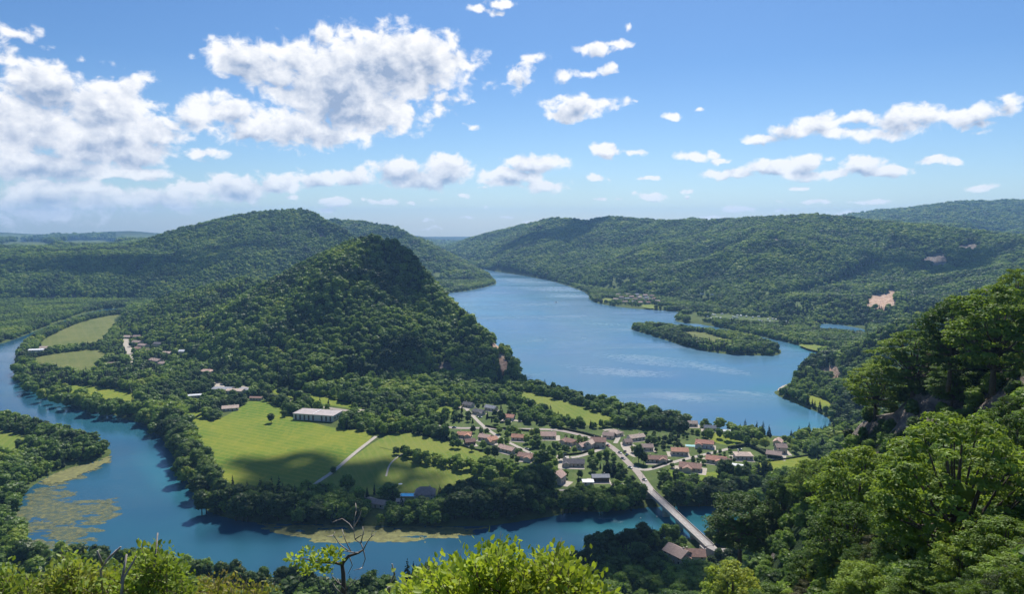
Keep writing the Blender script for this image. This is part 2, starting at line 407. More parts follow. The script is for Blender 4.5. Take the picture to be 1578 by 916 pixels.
th_, lr_, TX, TY, TZ, TW, TSD = build_height()
def tsample(A, x, y):
    x = np.asarray(x, float); y = np.asarray(y, float)
    t = (np.arctan2(x, y) - TH0) / (TH1 - TH0) * (NT_ - 1)
    l = (np.log(np.maximum(1.01, np.hypot(x, y))) - LR0) / (LR1 - LR0) * (NR_ - 1)
    t = np.clip(t, 0, NT_ - 1.001); l = np.clip(l, 0, NR_ - 1.001)
    i = t.astype(int); j = l.astype(int); a = t - i; b = l - j
    return A[i, j] * (1 - a) * (1 - b) + A[i + 1, j] * a * (1 - b) + A[i, j + 1] * (1 - a) * b + A[i + 1, j + 1] * a * b
def ground(x, y): return float(tsample(TZ, np.array([x]), np.array([y]))[0])
# visible horizon per bearing, for leaving out trees nothing shows of
_TAN = (TZ - CAMZ) / np.exp(lr_)[None]
_VIS = np.maximum.accumulate(_TAN, axis=1)
_k = np.stack([np.roll(_VIS, s, 0) for s in (-9, -5, 0, 5, 9)]).min(0)
_VIS = np.roll(_k, 3, axis=1); _VIS[:, :3] = -9
def visible(x, y, ztop, margin=0.004):
    m = tsample(_VIS, x, y)
    r = np.hypot(x, y)
    return (ztop - CAMZ) / r > m - margin

# ------------------------------------------------------------------ mesh makers
def mk_mesh(name, V, F, mats=(), smooth=False, mi=None, attrs=None):
    V = np.asarray(V, np.float32).reshape(-1, 3)
    me = bpy.data.meshes.new(name)
    if isinstance(F, np.ndarray):
        k = F.shape[1]; nf = len(F)
        me.vertices.add(len(V)); me.vertices.foreach_set('co', V.ravel())
        me.loops.add(nf * k); me.loops.foreach_set('vertex_index', F.astype(np.int32).ravel())
        me.polygons.add(nf); me.polygons.foreach_set('loop_start', np.arange(0, nf * k, k, dtype=np.int32))
        me.update(calc_edges=True)
    else:
        me.from_pydata(V.tolist(), [], [list(f) for f in F]); me.update()
    for m in mats: me.materials.append(m)
    if mi is not None: me.polygons.foreach_set('material_index', np.asarray(mi, np.int32))
    if smooth: me.polygons.foreach_set('use_smooth', np.ones(len(me.polygons), bool))
    for nm, arr in (attrs or {}).items():
        at = me.attributes.new(nm, 'FLOAT', 'POINT'); at.data.foreach_set('value', np.asarray(arr, np.float32).ravel())
    me.update()
    return me
def link(name, me, parent=None, loc=None, rz=0.0, **props):
    o = bpy.data.objects.new(name, me); COL.objects.link(o)
    if loc is not None: o.location = loc
    if rz: o.rotation_euler = (0, 0, rz)
    if parent is not None: o.parent = parent
    for k, v in props.items(): o[k] = v
    return o

# ------------------------------------------------------------------ materials
def mat(name):
    m = bpy.data.materials.new(name); m.use_nodes = True; m.node_tree.nodes.clear()
    return m, NT(m.node_tree)
def finish(T, shader):
    out = T.add('ShaderNodeOutputMaterial'); T.l.new(shader, out.inputs[0])
def principled(T, color, rough=0.9, spec=0.3, **kw):
    b = T.add('ShaderNodeBsdfPrincipled')
    if isinstance(color, tuple): color = (*color[:3], 1)
    T.put(b, 'Base Color', color); T.put(b, 'Roughness', rough); T.put(b, 'Specular IOR Level', spec)
    for k, v in kw.items(): T.put(b, k, v)
    return b
def bump(T, h, strength=0.5, dist=1.0):
    b = T.add('ShaderNodeBump'); T.put(b, 'Strength', strength); T.put(b, 'Distance', dist); T.put(b, 'Height', h)
    return b.outputs[0]
def wpos(T):
    g = T.add('ShaderNodeNewGeometry'); return g.outputs['Position'], g
def simple(name, color, rough=0.85, var=0.15, scale=1.2, spec=0.3, rnd=0.0, bmp=0.0):
    m, T = mat(name); p, g = wpos(T)
    n = T.noise(p, scale, 5, 0.6)
    hsv = T.add('ShaderNodeHueSaturation'); T.put(hsv, 'Color', (*color, 1))
    v = T.mapr(n, 0.3, 0.7, 1 - var, 1 + var)
    if rnd:
        oi = T.add('ShaderNodeObjectInfo')
        v = T.math('MULTIPLY', v, T.mapr(oi.outputs['Random'], 0, 1, 1 - rnd, 1 + rnd))
    T.put(hsv, 'Value', v)
    b = principled(T, hsv.outputs[0], rough, spec)
    if bmp: T.l.new(bump(T, n, bmp, 0.1), b.inputs['Normal'])
    finish(T, b.outputs[0]); return m

def mat_terrain():
    m, T = mat('hillside_ground'); p, g = wpos(T)
    n1 = T.noise(p, 0.012, 5, 0.6); n2 = T.noise(p, 0.09, 5, 0.65)
    at = T.add('ShaderNodeAttribute', attribute_name='rock')
    at2 = T.add('ShaderNodeAttribute', attribute_name='open')
    forest = T.mix(T.mapr(n1, .35, .65), (.014, .030, .010), (.030, .055, .016))
    forest = T.mix(T.mapr(n2, .45, .7), forest, (.04, .06, .022))
    grass = T.mix(T.mapr(n2, .3, .7), (.075, .115, .03), (.12, .15, .045))
    soft = T.mix(at2.outputs[2], forest, grass)
    pz = T.vec('MULTIPLY', p, (0.12, 0.12, 0.35))
    n3 = T.noise(pz, 1.0, 8, 0.68); n4 = T.noise(p, 0.5, 4, 0.6)
    rock = T.ramp(n3, [(0.3, (.045, .04, .038)), (.45, (.13, .11, .10)), (.58, (.24, .20, .17)), (.75, (.28, .24, .20))])
    warm = T.add('ShaderNodeAttribute', attribute_name='scree')
    rock = T.mix(warm.outputs[2], rock, T.ramp(n3, [(.3, (.22, .12, .08)), (.5, (.50, .34, .24)), (.7, (.62, .47, .36))]))
    rk = T.mapr(T.math('ADD', at.outputs[2], T.math('MULTIPLY_ADD', n4, 0.8, -0.4)), .4, .55)
    col = T.mix(rk, soft, rock)
    b = principled(T, col, 0.95, 0.1)
    T.l.new(bump(T, T.math('ADD', n3, n2), 0.9, 2.5), b.inputs['Normal'])
    finish(T, b.outputs[0]); return m
def mat_field(name, c1, c2, c3, scale=0.02, stripe=None):
    m, T = mat(name); p, g = wpos(T)
    n1 = T.noise(p, scale, 5, 0.6, dist=.6); n2 = T.noise(T.vec('MULTIPLY', p, (1, .35, 1)), 0.25, 6, 0.7); n3 = T.noise(p, 1.6, 4, 0.7)
    col = T.mix(T.mapr(n1, .38, .62), c1, c2)
    col = T.mix(T.mapr(n2, .5, .75, 0, .7), col, c3)
    if stripe:
        ang, per, amt = stripe
        d = T.vec('DOT_PRODUCT', p, (math.cos(ang) * 6.283 / per, math.sin(ang) * 6.283 / per, 0))
        s = T.math('SINE', T.math('ADD', d, T.math('MULTIPLY', n1, 3.0)))
        col = T.mix(T.math('MULTIPLY', T.mapr(s, .3, 1.0), amt), col, c3)
    col = T.mix(T.mapr(n3, .35, .75, 0, .35), col, (c1[0] * .6, c1[1] * .65, c1[2] * .6))
    b = principled(T, col, 0.9, 0.1)
    T.l.new(bump(T, T.math('ADD', n3, n2), 0.6, .5), b.inputs['Normal'])
    finish(T, b.outputs[0]); return m
def mat_water(name, deep, shallow, tint_scale, wave, patch_lo, patch_hi):
    m, T = mat(name); p, g = wpos(T)
    n = T.noise(p, tint_scale, 3, 0.5)
    sh = T.add('ShaderNodeAttribute', attribute_name='shallow')
    col = T.mix(T.mapr(n, .35, .65, 0, .35), deep, shallow)
    col = T.mix(sh.outputs[2], col, shallow)
    pw = T.vec('MULTIPLY', p, (1.0, 1.6, 1.0))
    w1 = T.noise(pw, wave, 4, 0.6); w2 = T.noise(pw, wave * 5, 3, 0.6)
    patch = T.noise(T.vec('MULTIPLY', p, (.45, 1.7, 1.0)), 0.006, 5, 0.6, dist=.8)
    rp = T.mapr(patch, .42, .68)
    wind = T.add('ShaderNodeAttribute', attribute_name='wind')
    fine = T.noise(T.vec('MULTIPLY', p, (1.0, 2.4, 1.0)), 0.11, 5, 0.7)
    wg = T.math('MULTIPLY', wind.outputs[2], T.mapr(fine, .42, .66))
    rough = T.math('ADD', T.mapr(rp, 0, 1, patch_lo, patch_hi), T.math('MULTIPLY', wg, 0.42))
    b = principled(T, col, rough, 0.5); T.put(b, 'IOR', 1.333)
    h = T.math('ADD', w1, T.math('MULTIPLY', w2, 0.3))
    T.l.new(bump(T, h, T.math('MULTIPLY_ADD', rp, 0.25, 0.10), 0.5), b.inputs['Normal'])
    finish(T, b.outputs[0]); return m
def mat_leaf(name, stops, trans=0.35, patch=0.012, gloss=0.012, var=.35, tcol=(1.25, 1.35, .55)):
    m, T = mat(name); p, g = wpos(T)
    oi = T.add('ShaderNodeObjectInfo')
    n = T.noise(p, patch, 4, 0.6)
    f = T.math('ADD', T.math('MULTIPLY', oi.outputs['Random'], .48), T.mapr(n, .38, .64, -.12, .62))
    col = T.ramp(f, stops)
    n2 = T.noise(p, 0.9, 3, 0.6)
    hs = T.add('ShaderNodeHueSaturation'); T.put(hs, 'Color', col)
    T.put(hs, 'Value', T.mapr(n2, .3, .7, 1 - var, 1 + var))
    col = hs.outputs[0]
    d = T.add('ShaderNodeBsdfDiffuse'); T.put(d, 0, col)
    t = T.add('ShaderNodeBsdfTranslucent'); T.put(t, 0, T.vec('MULTIPLY', col, tcol))
    mx = T.add('ShaderNodeMixShader'); T.put(mx, 0, trans); T.l.new(d.outputs[0], mx.inputs[1]); T.l.new(t.outputs[0], mx.inputs[2])
    gl = T.add('ShaderNodeBsdfGlossy'); T.put(gl, 0, (1, 1, 1, 1)); T.put(gl, 'Roughness', .45)
    m2 = T.add('ShaderNodeMixShader'); T.put(m2, 0, gloss); T.l.new(mx.outputs[0], m2.inputs[1]); T.l.new(gl.outputs[0], m2.inputs[2])
    finish(T, m2.outputs[0]); return m

M = {}
M['terrain'] = mat_terrain()
M['meadow'] = mat_field('meadow_grass', (.11, .19, .022), (.22, .25, .030), (.34, .30, .05), scale=.012, stripe=(1.1, 7, .35))
M['meadow2'] = mat_field('mown_grass', (.14, .20, .03), (.20, .23, .04), (.25, .25, .06), stripe=(.35, 6, .4))
M['hay'] = mat_field('dry_meadow', (.12, .15, .04), (.17, .185, .055), (.22, .21, .08), stripe=(.6, 14, .25))
M['lawn'] = mat_field('village_lawn', (.07, .11, .03), (.11, .155, .04), (.17, .17, .09), scale=.05)
M['darkgrass'] = mat_field('dark_grass', (.06, .10, .03), (.08, .125, .03), (.1, .14, .04))  # darker grass tone for one lawn and a furrow
M['asphalt'] = simple('asphalt', (.34, .29, .26), .9, .12, .4)
M['track'] = simple('pale_track', (.40, .36, .31), .95, .12, .5)
M['gravel'] = simple('pale_gravel', (.42, .37, .31), .95, .2, .6)
M['lake'] = mat_water('lake_water', (.065, .155, .26), (.03, .19, .22), .004, .35, .16, .30)
M['river'] = mat_water('river_water', (.020, .068, .125), (.032, .17, .205), .006, .5, .05, .14)
GREENS = [(0, (.05, .085, .03)), (.25, (.10, .17, .042)), (.55, (.17, .26, .05)), (.8, (.25, .34, .06)), (1, (.33, .38, .08))]
M['leaf'] = mat_leaf('forest_leaf', GREENS, trans=.48)
M['leaf_bank'] = mat_leaf('bank_leaf', [(0, (.035, .062, .022)), (.4, (.065, .112, .03)), (.8, (.12, .185, .04)), (1, (.18, .25, .05))], trans=.42)
M['leaf_near'] = mat_leaf('slope_leaf', [(0, (.10, .175, .035)), (.35, (.17, .265, .048)), (.7, (.27, .37, .065)), (1, (.38, .43, .09))], trans=.45, var=.4, tcol=(1.3, 1.2, .6))
M['leaf_bush'] = mat_leaf('bush_leaf', [(0, (.26, .36, .05)), (.5, (.36, .46, .07)), (1, (.46, .50, .10))], trans=.45, var=.3, patch=1.5, gloss=.012, tcol=(1.2, 1.15, .5))
M['leaf_oak'] = mat_leaf('scrub_leaf', [(0, (.17, .27, .045)), (.5, (.25, .34, .065)), (1, (.34, .35, .10))], trans=.42, var=.4, patch=1.0, gloss=.012, tcol=(1.2, 1.15, .5))
M['leaf_near_dark'] = mat_leaf('dark_slope_leaf', [(0, (.06, .105, .03)), (.5, (.095, .16, .038)), (1, (.14, .21, .045))], trans=.35, var=.4)  # darker leaf copy; holds the bridge tree's cloud shade in its colour
M['leaf_scrub'] = mat_leaf('dry_scrub_leaf', [(0, (.06, .085, .035)), (.4, (.10, .12, .05)), (.8, (.13, .12, .07)), (1, (.16, .20, .05))], trans=.3, var=.45)
M['needle'] = mat_leaf('conifer_needle', [(0, (.012, .028, .012)), (.6, (.02, .042, .016)), (1, (.035, .06, .02))], trans=.1)
M['bark'] = simple('bark', (.12, .095, .075), .95, .3, 3)
M['deadwood'] = simple('bare_grey_wood', (.34, .30, .27), .9, .3, 8)

# ------------------------------------------------------------------ terrain sheet
def proj(x, y, z):
    dz = z - CAMZ; c, s = math.cos(PITCH), math.sin(PITCH)
    f = y * c - dz * s; u = x; v = y * s + dz * c
    f = np.where(np.abs(f) < 1e-3, 1e-3, f)
    return W0 / 2 + FPX * u / f, H0 / 2 - FPX * v / f
# bare rock and scree: x, y, half width, half height, near and far limit
ROCKS = [(1446,404,46,22,1200,2900,.62),(1490,382,30,12,1200,2900,.5),(1560,408,22,12,1200,2900,.6),
         (688,572,16,15,700,1050,1.0),(766,532,8,16,800,1150,1.2),(775,566,7,20,800,1150,1.2),(1193,372,10,6,1500,3200,1.0),(1297,470,8,10,1200,2500,.6),
         (100,460,70,4,1700,2100,.9),(1430,640,110,38,125,215,.8),(1325,655,28,22,140,240,.9),(1540,622,60,40,115,190,.7),
         (1275,572,18,9,800,1000,1.2),(1290,588,14,6,700,900,1.1),(420,360,20,12,2200,2700,.4),(1000,436,14,5,1500,3200,.7),(1420,850,60,60,40,130,.5),(1100,375,14,4,1500,3200,.5),
         (640,392,9,14,1000,1160,.8),(650,415,8,10,1000,1130,.6),(495,365,12,10,2100,2600,.6)]
SCREE = [(1360,466,25,15,1200,2600,1.3),(1340,474,14,7,1200,2600,1.0),(1372,455,10,10,1200,2600,1.0),(766,532,8,16,800,1150,1.1),(775,566,7,20,800,1150,1.0),(1275,572,16,7,800,1000,1.0),(1290,588,12,5,700,900,1.0)]
OPENS = [(40,379,60,8,2300,6000),(140,376,60,7,2600,6500),(20,366,60,6,4000,9000),(210,366,40,6,3000,9000),(1150,468,30,5,1400,2200),(1180,474,34,5,1400,2200),(1310,482,60,3,1200,2300),(1250,478,60,3,1200,2300),
         (960,432,30,3,1800,3400),(905,441,25,3,1800,3200),(1010,448,22,3,1700,3000),(230,366,60,3,4000,9000),(1500,360,70,5,2500,5200),(1270,478,40,3,1200,2300),(675,425,10,8,2000,2600),(690,436,16,3,2000,2600)]
def mask_of(lst, x, y, z, soft=True):
    px, py = proj(x, y, z); out = np.zeros(x.shape)
    for e in lst:
        cx, cy_, rx, ry, d0, d1 = e[:6]; w = e[6] if len(e) > 6 else 1.0
        q = 1.6 * w * (1 - np.hypot((px - cx) / rx / 1.25, (py - cy_) / ry / 1.25)) + ROUGHN * .55
        out = np.maximum(out, np.where((y > d0) & (y < d1), np.clip(q, 0, 1), 0))
    return out
ROUGHN = fbm(TX, TY, 38, 4, 91, .65)
SCREEA = mask_of(SCREE, TX, TY, TZ)
ROCKA = np.maximum(mask_of(ROCKS, TX, TY, TZ), SCREEA)
_gy = np.gradient(TZ, axis=1) / np.maximum(np.gradient(np.exp(lr_))[None], .01)
_gx = np.gradient(TZ, axis=0) / np.maximum(np.exp(lr_)[None] * (TH1 - TH0) / (NT_ - 1), .01)
SLOPE = np.hypot(_gx, _gy)
ROCKA = np.maximum(ROCKA, sstep(1.3, 2.0, SLOPE) * 0.7 * (np.exp(lr_)[None] < 2600) * (TZ > 8))
OPENA = np.maximum(mask_of(OPENS, TX, TY, TZ), ((TZ <= FLAT + .3) & (np.hypot(TX, TY) < 3000)) * 0.8)
def build_terrain():
    idx = np.arange(NT_ * NR_).reshape(NT_, NR_)
    F = np.stack([idx[:-1, :-1], idx[1:, :-1], idx[1:, 1:], idx[:-1, 1:]], -1).reshape(-1, 4)[:, ::-1]
    V = np.stack([TX, TY, TZ], -1).reshape(-1, 3)
    me = mk_mesh('ground', V, F, [M['terrain']], smooth=True, attrs={'rock': ROCKA.ravel(), 'open': OPENA.ravel(), 'scree': SCREEA.ravel()})
    link('ground', me, kind='structure', label='wooded hills and valley floor seen from the lookout')
build_terrain()

# ------------------------------------------------------------------ water sheets (depth tint and wind streaks are properties of the water surface)
def sheet(name, outline, z, material, label, nx=160, margin=12, shal=None, wind=None, kind='structure'):
    P = np.asarray(outline); x0, y0 = P.min(0) - margin; x1, y1 = P.max(0) + margin
    ys = np.exp(np.linspace(math.log(max(20, y0)), math.log(y1), nx)); xs = np.linspace(x0, x1, nx)
    X, Y = np.meshgrid(xs, ys, indexing='ij')
    idx = np.arange(nx * nx).reshape(nx, nx)
    F = np.stack([idx[:-1, :-1], idx[1:, :-1], idx[1:, 1:], idx[:-1, 1:]], -1).reshape(-1, 4)
    # keep the cells near the outline
    ins = inside(X, Y, P) | (seg_dist(X, Y, P) < margin + (ys[-1] - ys[0]) / nx)
    keep = (ins[:-1, :-1] | ins[1:, 1:] | ins[1:, :-1] | ins[:-1, 1:]).reshape(-1)
    me = mk_mesh(name, np.stack([X, Y, np.full(X.shape, z)], -1).reshape(-1, 3), F[keep], [material],
                 attrs={'shallow': (shal(X, Y) if shal else np.zeros(X.shape)).ravel(), 'wind': (wind(X, Y) if wind else np.zeros(X.shape)).ravel()})
    return link(name, me, kind=kind, label=label)
def ell(X, Y, lst):
    px, py = proj(X, Y, np.zeros(X.shape)); o = np.zeros(X.shape)
    for cx, cy_, rx, ry, w, tilt in lst:
        dy = py - cy_ - tilt * (px - cx)
        o = np.maximum(o, w * np.clip(1.3 * (1 - np.hypot((px - cx) / rx, dy / ry)), 0, 1))
    return o
sheet('lake', LAKE, 0.0, M['lake'], 'long blue lake winding away between wooded hills', 260,
      shal=lambda X, Y: ell(X, Y, [(1255,535,50,12,.9,0),(1240,655,60,16,.5,0),(1180,600,40,10,.3,0)]),
      wind=lambda X, Y: ell(X, Y, [(1000,556,110,9,.9,.10),(1090,566,90,8,1.0,.16),(960,574,120,9,.7,.08),(1050,612,60,8,.6,.1),(1150,606,60,4,.8,.1),(850,446,60,6,.6,.03),(800,432,50,4,.8,.04),(880,456,50,4,.6,.03),(830,470,80,4,.35,.0),(930,500,60,3,.35,.02),(1205,604,20,6,.6,0)]))
sheet('river', RIVER, 0.0, M['river'], 'deep blue river curving round the meadow peninsula', 300,
      shal=lambda X, Y: ell(X, Y, [(1080,800,130,26,1.0,0),(960,812,110,18,.8,0),(255,735,60,40,.55,.6),(150,650,120,28,.35,.2),(60,600,60,30,.3,.3),(90,500,60,14,.5,-.2)]),
      wind=lambda X, Y: ell(X, Y, [(200,648,34,8,1.3,.1),(935,800,26,5,1.2,.2),(955,806,14,3,1.1,.2),(860,800,4,8,.6,0)]))
sheet('pond', POND, 0.0, M['lake'], 'narrow dark pond below the rock scar', 40)

# ------------------------------------------------------------------ flat coverings of the valley floor
import mathutils.geometry as mg
FIELD_POLYS = []
def tri_poly(P):
    P3 = [Vector((p[0], p[1], 0)) for p in P]
    return [tuple(t) for t in mg.tessellate_polygon([P3])]
def field(name, pts, material, label, dz=0.06, avoid=True, drape=0):
    P = smooth_poly(GP(pts, FLAT), 1)
    if drape:
        x0, y0 = P.min(0); x1, y1 = P.max(0); n = drape
        X, Y = np.meshgrid(np.linspace(x0, x1, n), np.linspace(y0, y1, n), indexing='ij')
        idx = np.arange(n * n).reshape(n, n)
        F = np.stack([idx[:-1, :-1], idx[1:, :-1], idx[1:, 1:], idx[:-1, 1:]], -1).reshape(-1, 4)
        cx = (X[:-1, :-1] + X[1:, 1:]) / 2; cyy = (Y[:-1, :-1] + Y[1:, 1:]) / 2
        k = inside(cx, cyy, P).ravel()
        me = mk_mesh(name, np.stack([X, Y, np.maximum(tsample(TZ, X, Y), FLAT) + .5], -1).reshape(-1, 3), F[k], [material], smooth=True)
    else:
        me = mk_mesh(name, [(p[0], p[1], FLAT + dz) for p in P], tri_poly(P), [material])
        # faces up
        if me.polygons[0].normal.z < 0: me.flip_normals()
    o = link(name, me, kind='structure', label=label)
    if avoid: FIELD_POLYS.append(P)
    return o
field('meadow', [(281,640),(300,700),(318,728),(342,764),(380,768),(430,770),(474,760),(500,735),(540,703),(578,674),(560,664),(520,662),(455,645),(440,634),(410,618),(392,612),(372,628),(340,646),(318,652),(318,636),(300,634)], M['meadow'], 'big sunlit meadow inside the river bend')
field('meadow', [(500,754),(484,748),(500,738),(540,708),(584,676),(618,666),(650,672),(690,682),(735,694),(775,712),(800,735),(790,756),(700,762),(640,766),(590,766),(540,756)], M['meadow2'], 'mown meadow right of the pale farm track')
field('meadow', [(46,553),(90,545),(148,538),(165,548),(158,562),(142,576),(127,580),(90,572),(52,566)], M['hay'], 'dry yellowish meadow beside the upstream river', drape=0)
field('meadow', [(64,538),(58,528),(112,501),(150,490),(197,483),(184,500),(166,515),(158,532),(120,536),(80,541)], M['hay'], 'long dry meadow upstream of the hamlet', drape=0)
field('meadow', [(82,596),(108,594),(145,597),(195,602),(215,612),(216,622),(185,628),(160,626),(125,614)], M['meadow'], 'small bright meadow among trees by the river')
field('meadow', [(-220,662),(-60,660),(0,663),(36,672),(40,684),(20,698),(0,706),(-100,725),(-260,740)], M['meadow2'], 'meadow on the left bank peninsula')
field('meadow', [(785,604),(820,606),(880,622),(935,640),(952,652),(925,660),(895,654),(850,640),(800,618)], M['meadow2'], 'green slope meadow between the village and the lake')
field('meadow', [(1078,662),(1105,668),(1153,682),(1148,688),(1120,688),(1095,680)], M['meadow'], 'small field behind the lakeside houses')
field('meadow', [(1156,716),(1200,708),(1258,702),(1262,716),(1240,728),(1200,732),(1170,728)], M['meadow'], 'yellow green field at the right end of the village')
field('meadow', [(1022,724),(1060,728),(1090,730),(1120,722),(1115,740),(1070,748),(1030,742)], M['meadow'], 'narrow field between road and river trees')
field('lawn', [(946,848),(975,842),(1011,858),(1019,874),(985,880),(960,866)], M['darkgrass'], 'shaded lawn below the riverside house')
field('meadow', [(412,604),(440,598),(458,603),(500,613),(560,628),(555,632),(500,624),(450,614)], M['meadow'], 'strip of grass above the road at the hill foot')
field('meadow', [(668,632),(690,624),(704,632),(690,644),(672,642)], M['meadow'], 'bright patch of grass at the forest edge')
field('lawn', [(686,650),(715,628),(745,622),(785,622),(850,650),(900,662),(960,658),(1060,668),(1110,686),(1210,668),(1236,690),(1256,702),(1200,708),(1156,716),(1120,722),(1090,730),(1060,728),(1022,724),(1030,742),(1000,760),(940,758),(840,762),(805,752),(800,735),(775,712),(735,694),(690,682),(684,668)], M['lawn'], 'gardens and lawns of the village', dz=0.03, avoid=False)
VILLAGE = FIELD_POLYS and smooth_poly(GP([(686,650),(715,628),(745,622),(785,622),(850,650),(900,662),(960,658),(1060,668),(1110,686),(1210,668),(1236,690),(1256,702),(1156,716),(1090,730),(1030,742),(1000,758),(940,758),(840,762),(805,752),(800,735),(775,712),(735,694),(690,682)], FLAT), 0)
field('meadow', [(1040,513),(1075,511),(1110,520),(1140,528),(1120,533),(1080,528)], M['hay'], 'grass clearing on the lake island', dz=.1)
field('campground', [(1088,486),(1130,485),(1195,492),(1222,500),(1180,501),(1120,496)], M['lawn'], 'campsite ground across the lake', dz=.1)
field('lawn', [(918,462),(940,459),(952,464),(935,468)], M['meadow2'], 'lakeside green beside the far village', dz=.1)
field('lawn', [(985,470),(1010,470),(1022,475),(995,476)], M['meadow2'], 'pale lakeside green below the far village', dz=.1)
field('meadow', [(1225,530),(1265,532),(1320,544),(1300,548),(1250,540)], M['meadow2'], 'grass flat behind the reedy shore', dz=.1)
field('meadow', [(1232,608),(1262,612),(1286,622),(1282,636),(1262,630),(1238,618)], M['meadow'], 'small green field on the wooded headland', dz=.1)
SOFT = []
for _pts, _lb in [([(915,444),(950,441),(985,446),(960,450),(925,449)], 'light clearing above the far village'),([(1058,463),(1090,460),(1125,465),(1110,471),(1070,470)], 'orchard meadow between far village and campsite'),
                  ([(1140,466),(1180,466),(1205,474),(1175,478),(1148,473)], 'pale meadow above the campsite'),([(1205,480),(1250,480),(1300,488),(1260,490),(1215,487)], 'long pale meadow below the rock scar'),([(1010,455),(1040,457),(1045,464),(1018,463)], 'small meadow right of the far village')]:
    _c = np.mean(_pts, 0); _pts = [tuple(_c + (np.array(q) - _c) * .8) for q in _pts]
    field('meadow', _pts, M['lawn'], _lb, dz=.1, drape=14, avoid=False); SOFT.append(smooth_poly(GP(_pts, FLAT), 1))
field('beach', [(1208,592),(1222,590),(1226,600),(1206,604),(1196,600)], M['gravel'], 'pale gravel cove by the headland', dz=-1.2, avoid=True)
field('yard', [(560,631),(584,636),(590,642),(570,648),(540,640),(545,632)], M['gravel'], 'pale gravel yard beside the white hall', dz=.08)
field('yard', [(186,519),(196,519),(203,536),(208,556),(207,572),(200,568),(194,545)], M['gravel'], 'pale bare ground beside the old hamlet', dz=.08)
field('yard', [(330,588),(345,592),(352,600),(338,606),(326,600)], M['gravel'], 'pale yard below the pink roofed house', dz=.08)
field('yard', [(858,700),(875,698),(880,718),(866,722),(857,712)], M['gravel'], 'concrete forecourt of the dark roofed house', dz=.08)
field('yard', [(640,778),(672,778),(668,786),(640,786)], M['gravel'], 'stone terrace below the pool house', dz=.08)
field('yard', [(955,680),(968,686),(985,706),(972,704),(958,692)], M['gravel'], 'parking place beside the main road', dz=.05)

ROADS = []
def road(name, pts, w, material, label, z=FLAT + 0.14, zend=None):
    P = np.array([G3(a, b, FLAT) for a, b in pts])
    # smooth by corner cutting
    for _ in range(2):
        Q = [P[0]]
        for i in range(len(P) - 1): Q += [P[i] * .75 + P[i + 1] * .25, P[i] * .25 + P[i + 1] * .75]
        P = np.array(Q + [P[-1]])
    T_ = np.gradient(P, axis=0); T_ /= np.linalg.norm(T_, axis=1)[:, None] + 1e-9
    N = np.stack([-T_[:, 1], T_[:, 0]], 1) * w / 2
    V = []; 
    for p, n in zip(P, N): V += [(p[0] + n[0], p[1] + n[1], z), (p[0] - n[0], p[1] - n[1], z)]
    F = [(2 * i, 2 * i + 1, 2 * i + 3, 2 * i + 2) for i in range(len(P) - 1)]
    me = mk_mesh(name, V, F, [material])
    if me.polygons[0].normal.z < 0: me.flip_normals()
    ROADS.append((P, w))
    return link(name, me, kind='structure', label=label)
road('road', [(372,596),(406,607),(440,617),(463,623),(510,630),(552,636),(583,640),(640,650),(694,661),(746,660),(770,662),(835,662),(868,664),(920,678),(935,684),(951,696),(967,713),(983,728),(995,745),(1004,757),(1012,767)], 5.8, M['asphalt'], 'main road running through the village to the bridge')
road('road', [(716,628),(730,643),(744,657),(759,668),(778,680),(797,689),(815,698),(830,706)], 3.8, M['track'], 'village lane sloping past the orange roofs', z=FLAT + .18)
road('road', [(880,706),(895,704),(915,697),(932,691)], 4.5, M['track'], 'short lane joining the main road', z=FLAT + .18)
road('road', [(976,720),(990,726),(1008,723),(1030,715),(1062,707),(1083,702),(1121,693),(1140,688)], 4.6, M['track'], 'side road leading to the right hand houses', z=FLAT + .18)
road('track', [(580,673),(545,700),(515,727),(489,744),(482,751),(500,757),(540,762),(570,768),(590,775)], 3.6, M['track'], 'farm track bent across the meadow', z=FLAT + .2)
road('track', [(620,700),(600,715),(595,735)], 1.4, M['track'], 'faint wheel track in the mown meadow', z=FLAT + .2)
road('track', [(941,748),(960,747),(979,747),(995,748)], 3.5, M['track'], 'lane along the river trees', z=FLAT + .2)
road('track', [(790,758),(840,757),(885,756)], 3, M['track'], 'pale path behind the river trees', z=FLAT + .2)
road('track', [(-60,728),(0,706),(20,696),(36,690),(48,676)], 4, M['track'], 'farm track on the left bank', z=FLAT + .2)
road('road', [(930,664),(945,662),(955,672),(948,684)], 4, M['track'], 'lane to the beige gabled house', z=FLAT + .18)
# field edge line
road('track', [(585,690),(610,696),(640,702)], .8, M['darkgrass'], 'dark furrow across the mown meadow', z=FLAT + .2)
def on_road(x, y, extra=2.5):
    r = np.zeros(x.shape, bool)
    for P, w in ROADS: r |= seg_dist(x, y, P, closed=False) < w / 2 + extra
    return r
def on_field(x, y, grow=0.0):
    r = np.zeros(x.shape, bool)
    for P in FIELD_POLYS:
        r |= inside(x, y, P)
        if grow: r |= seg_dist(x, y, P) < grow
    return r

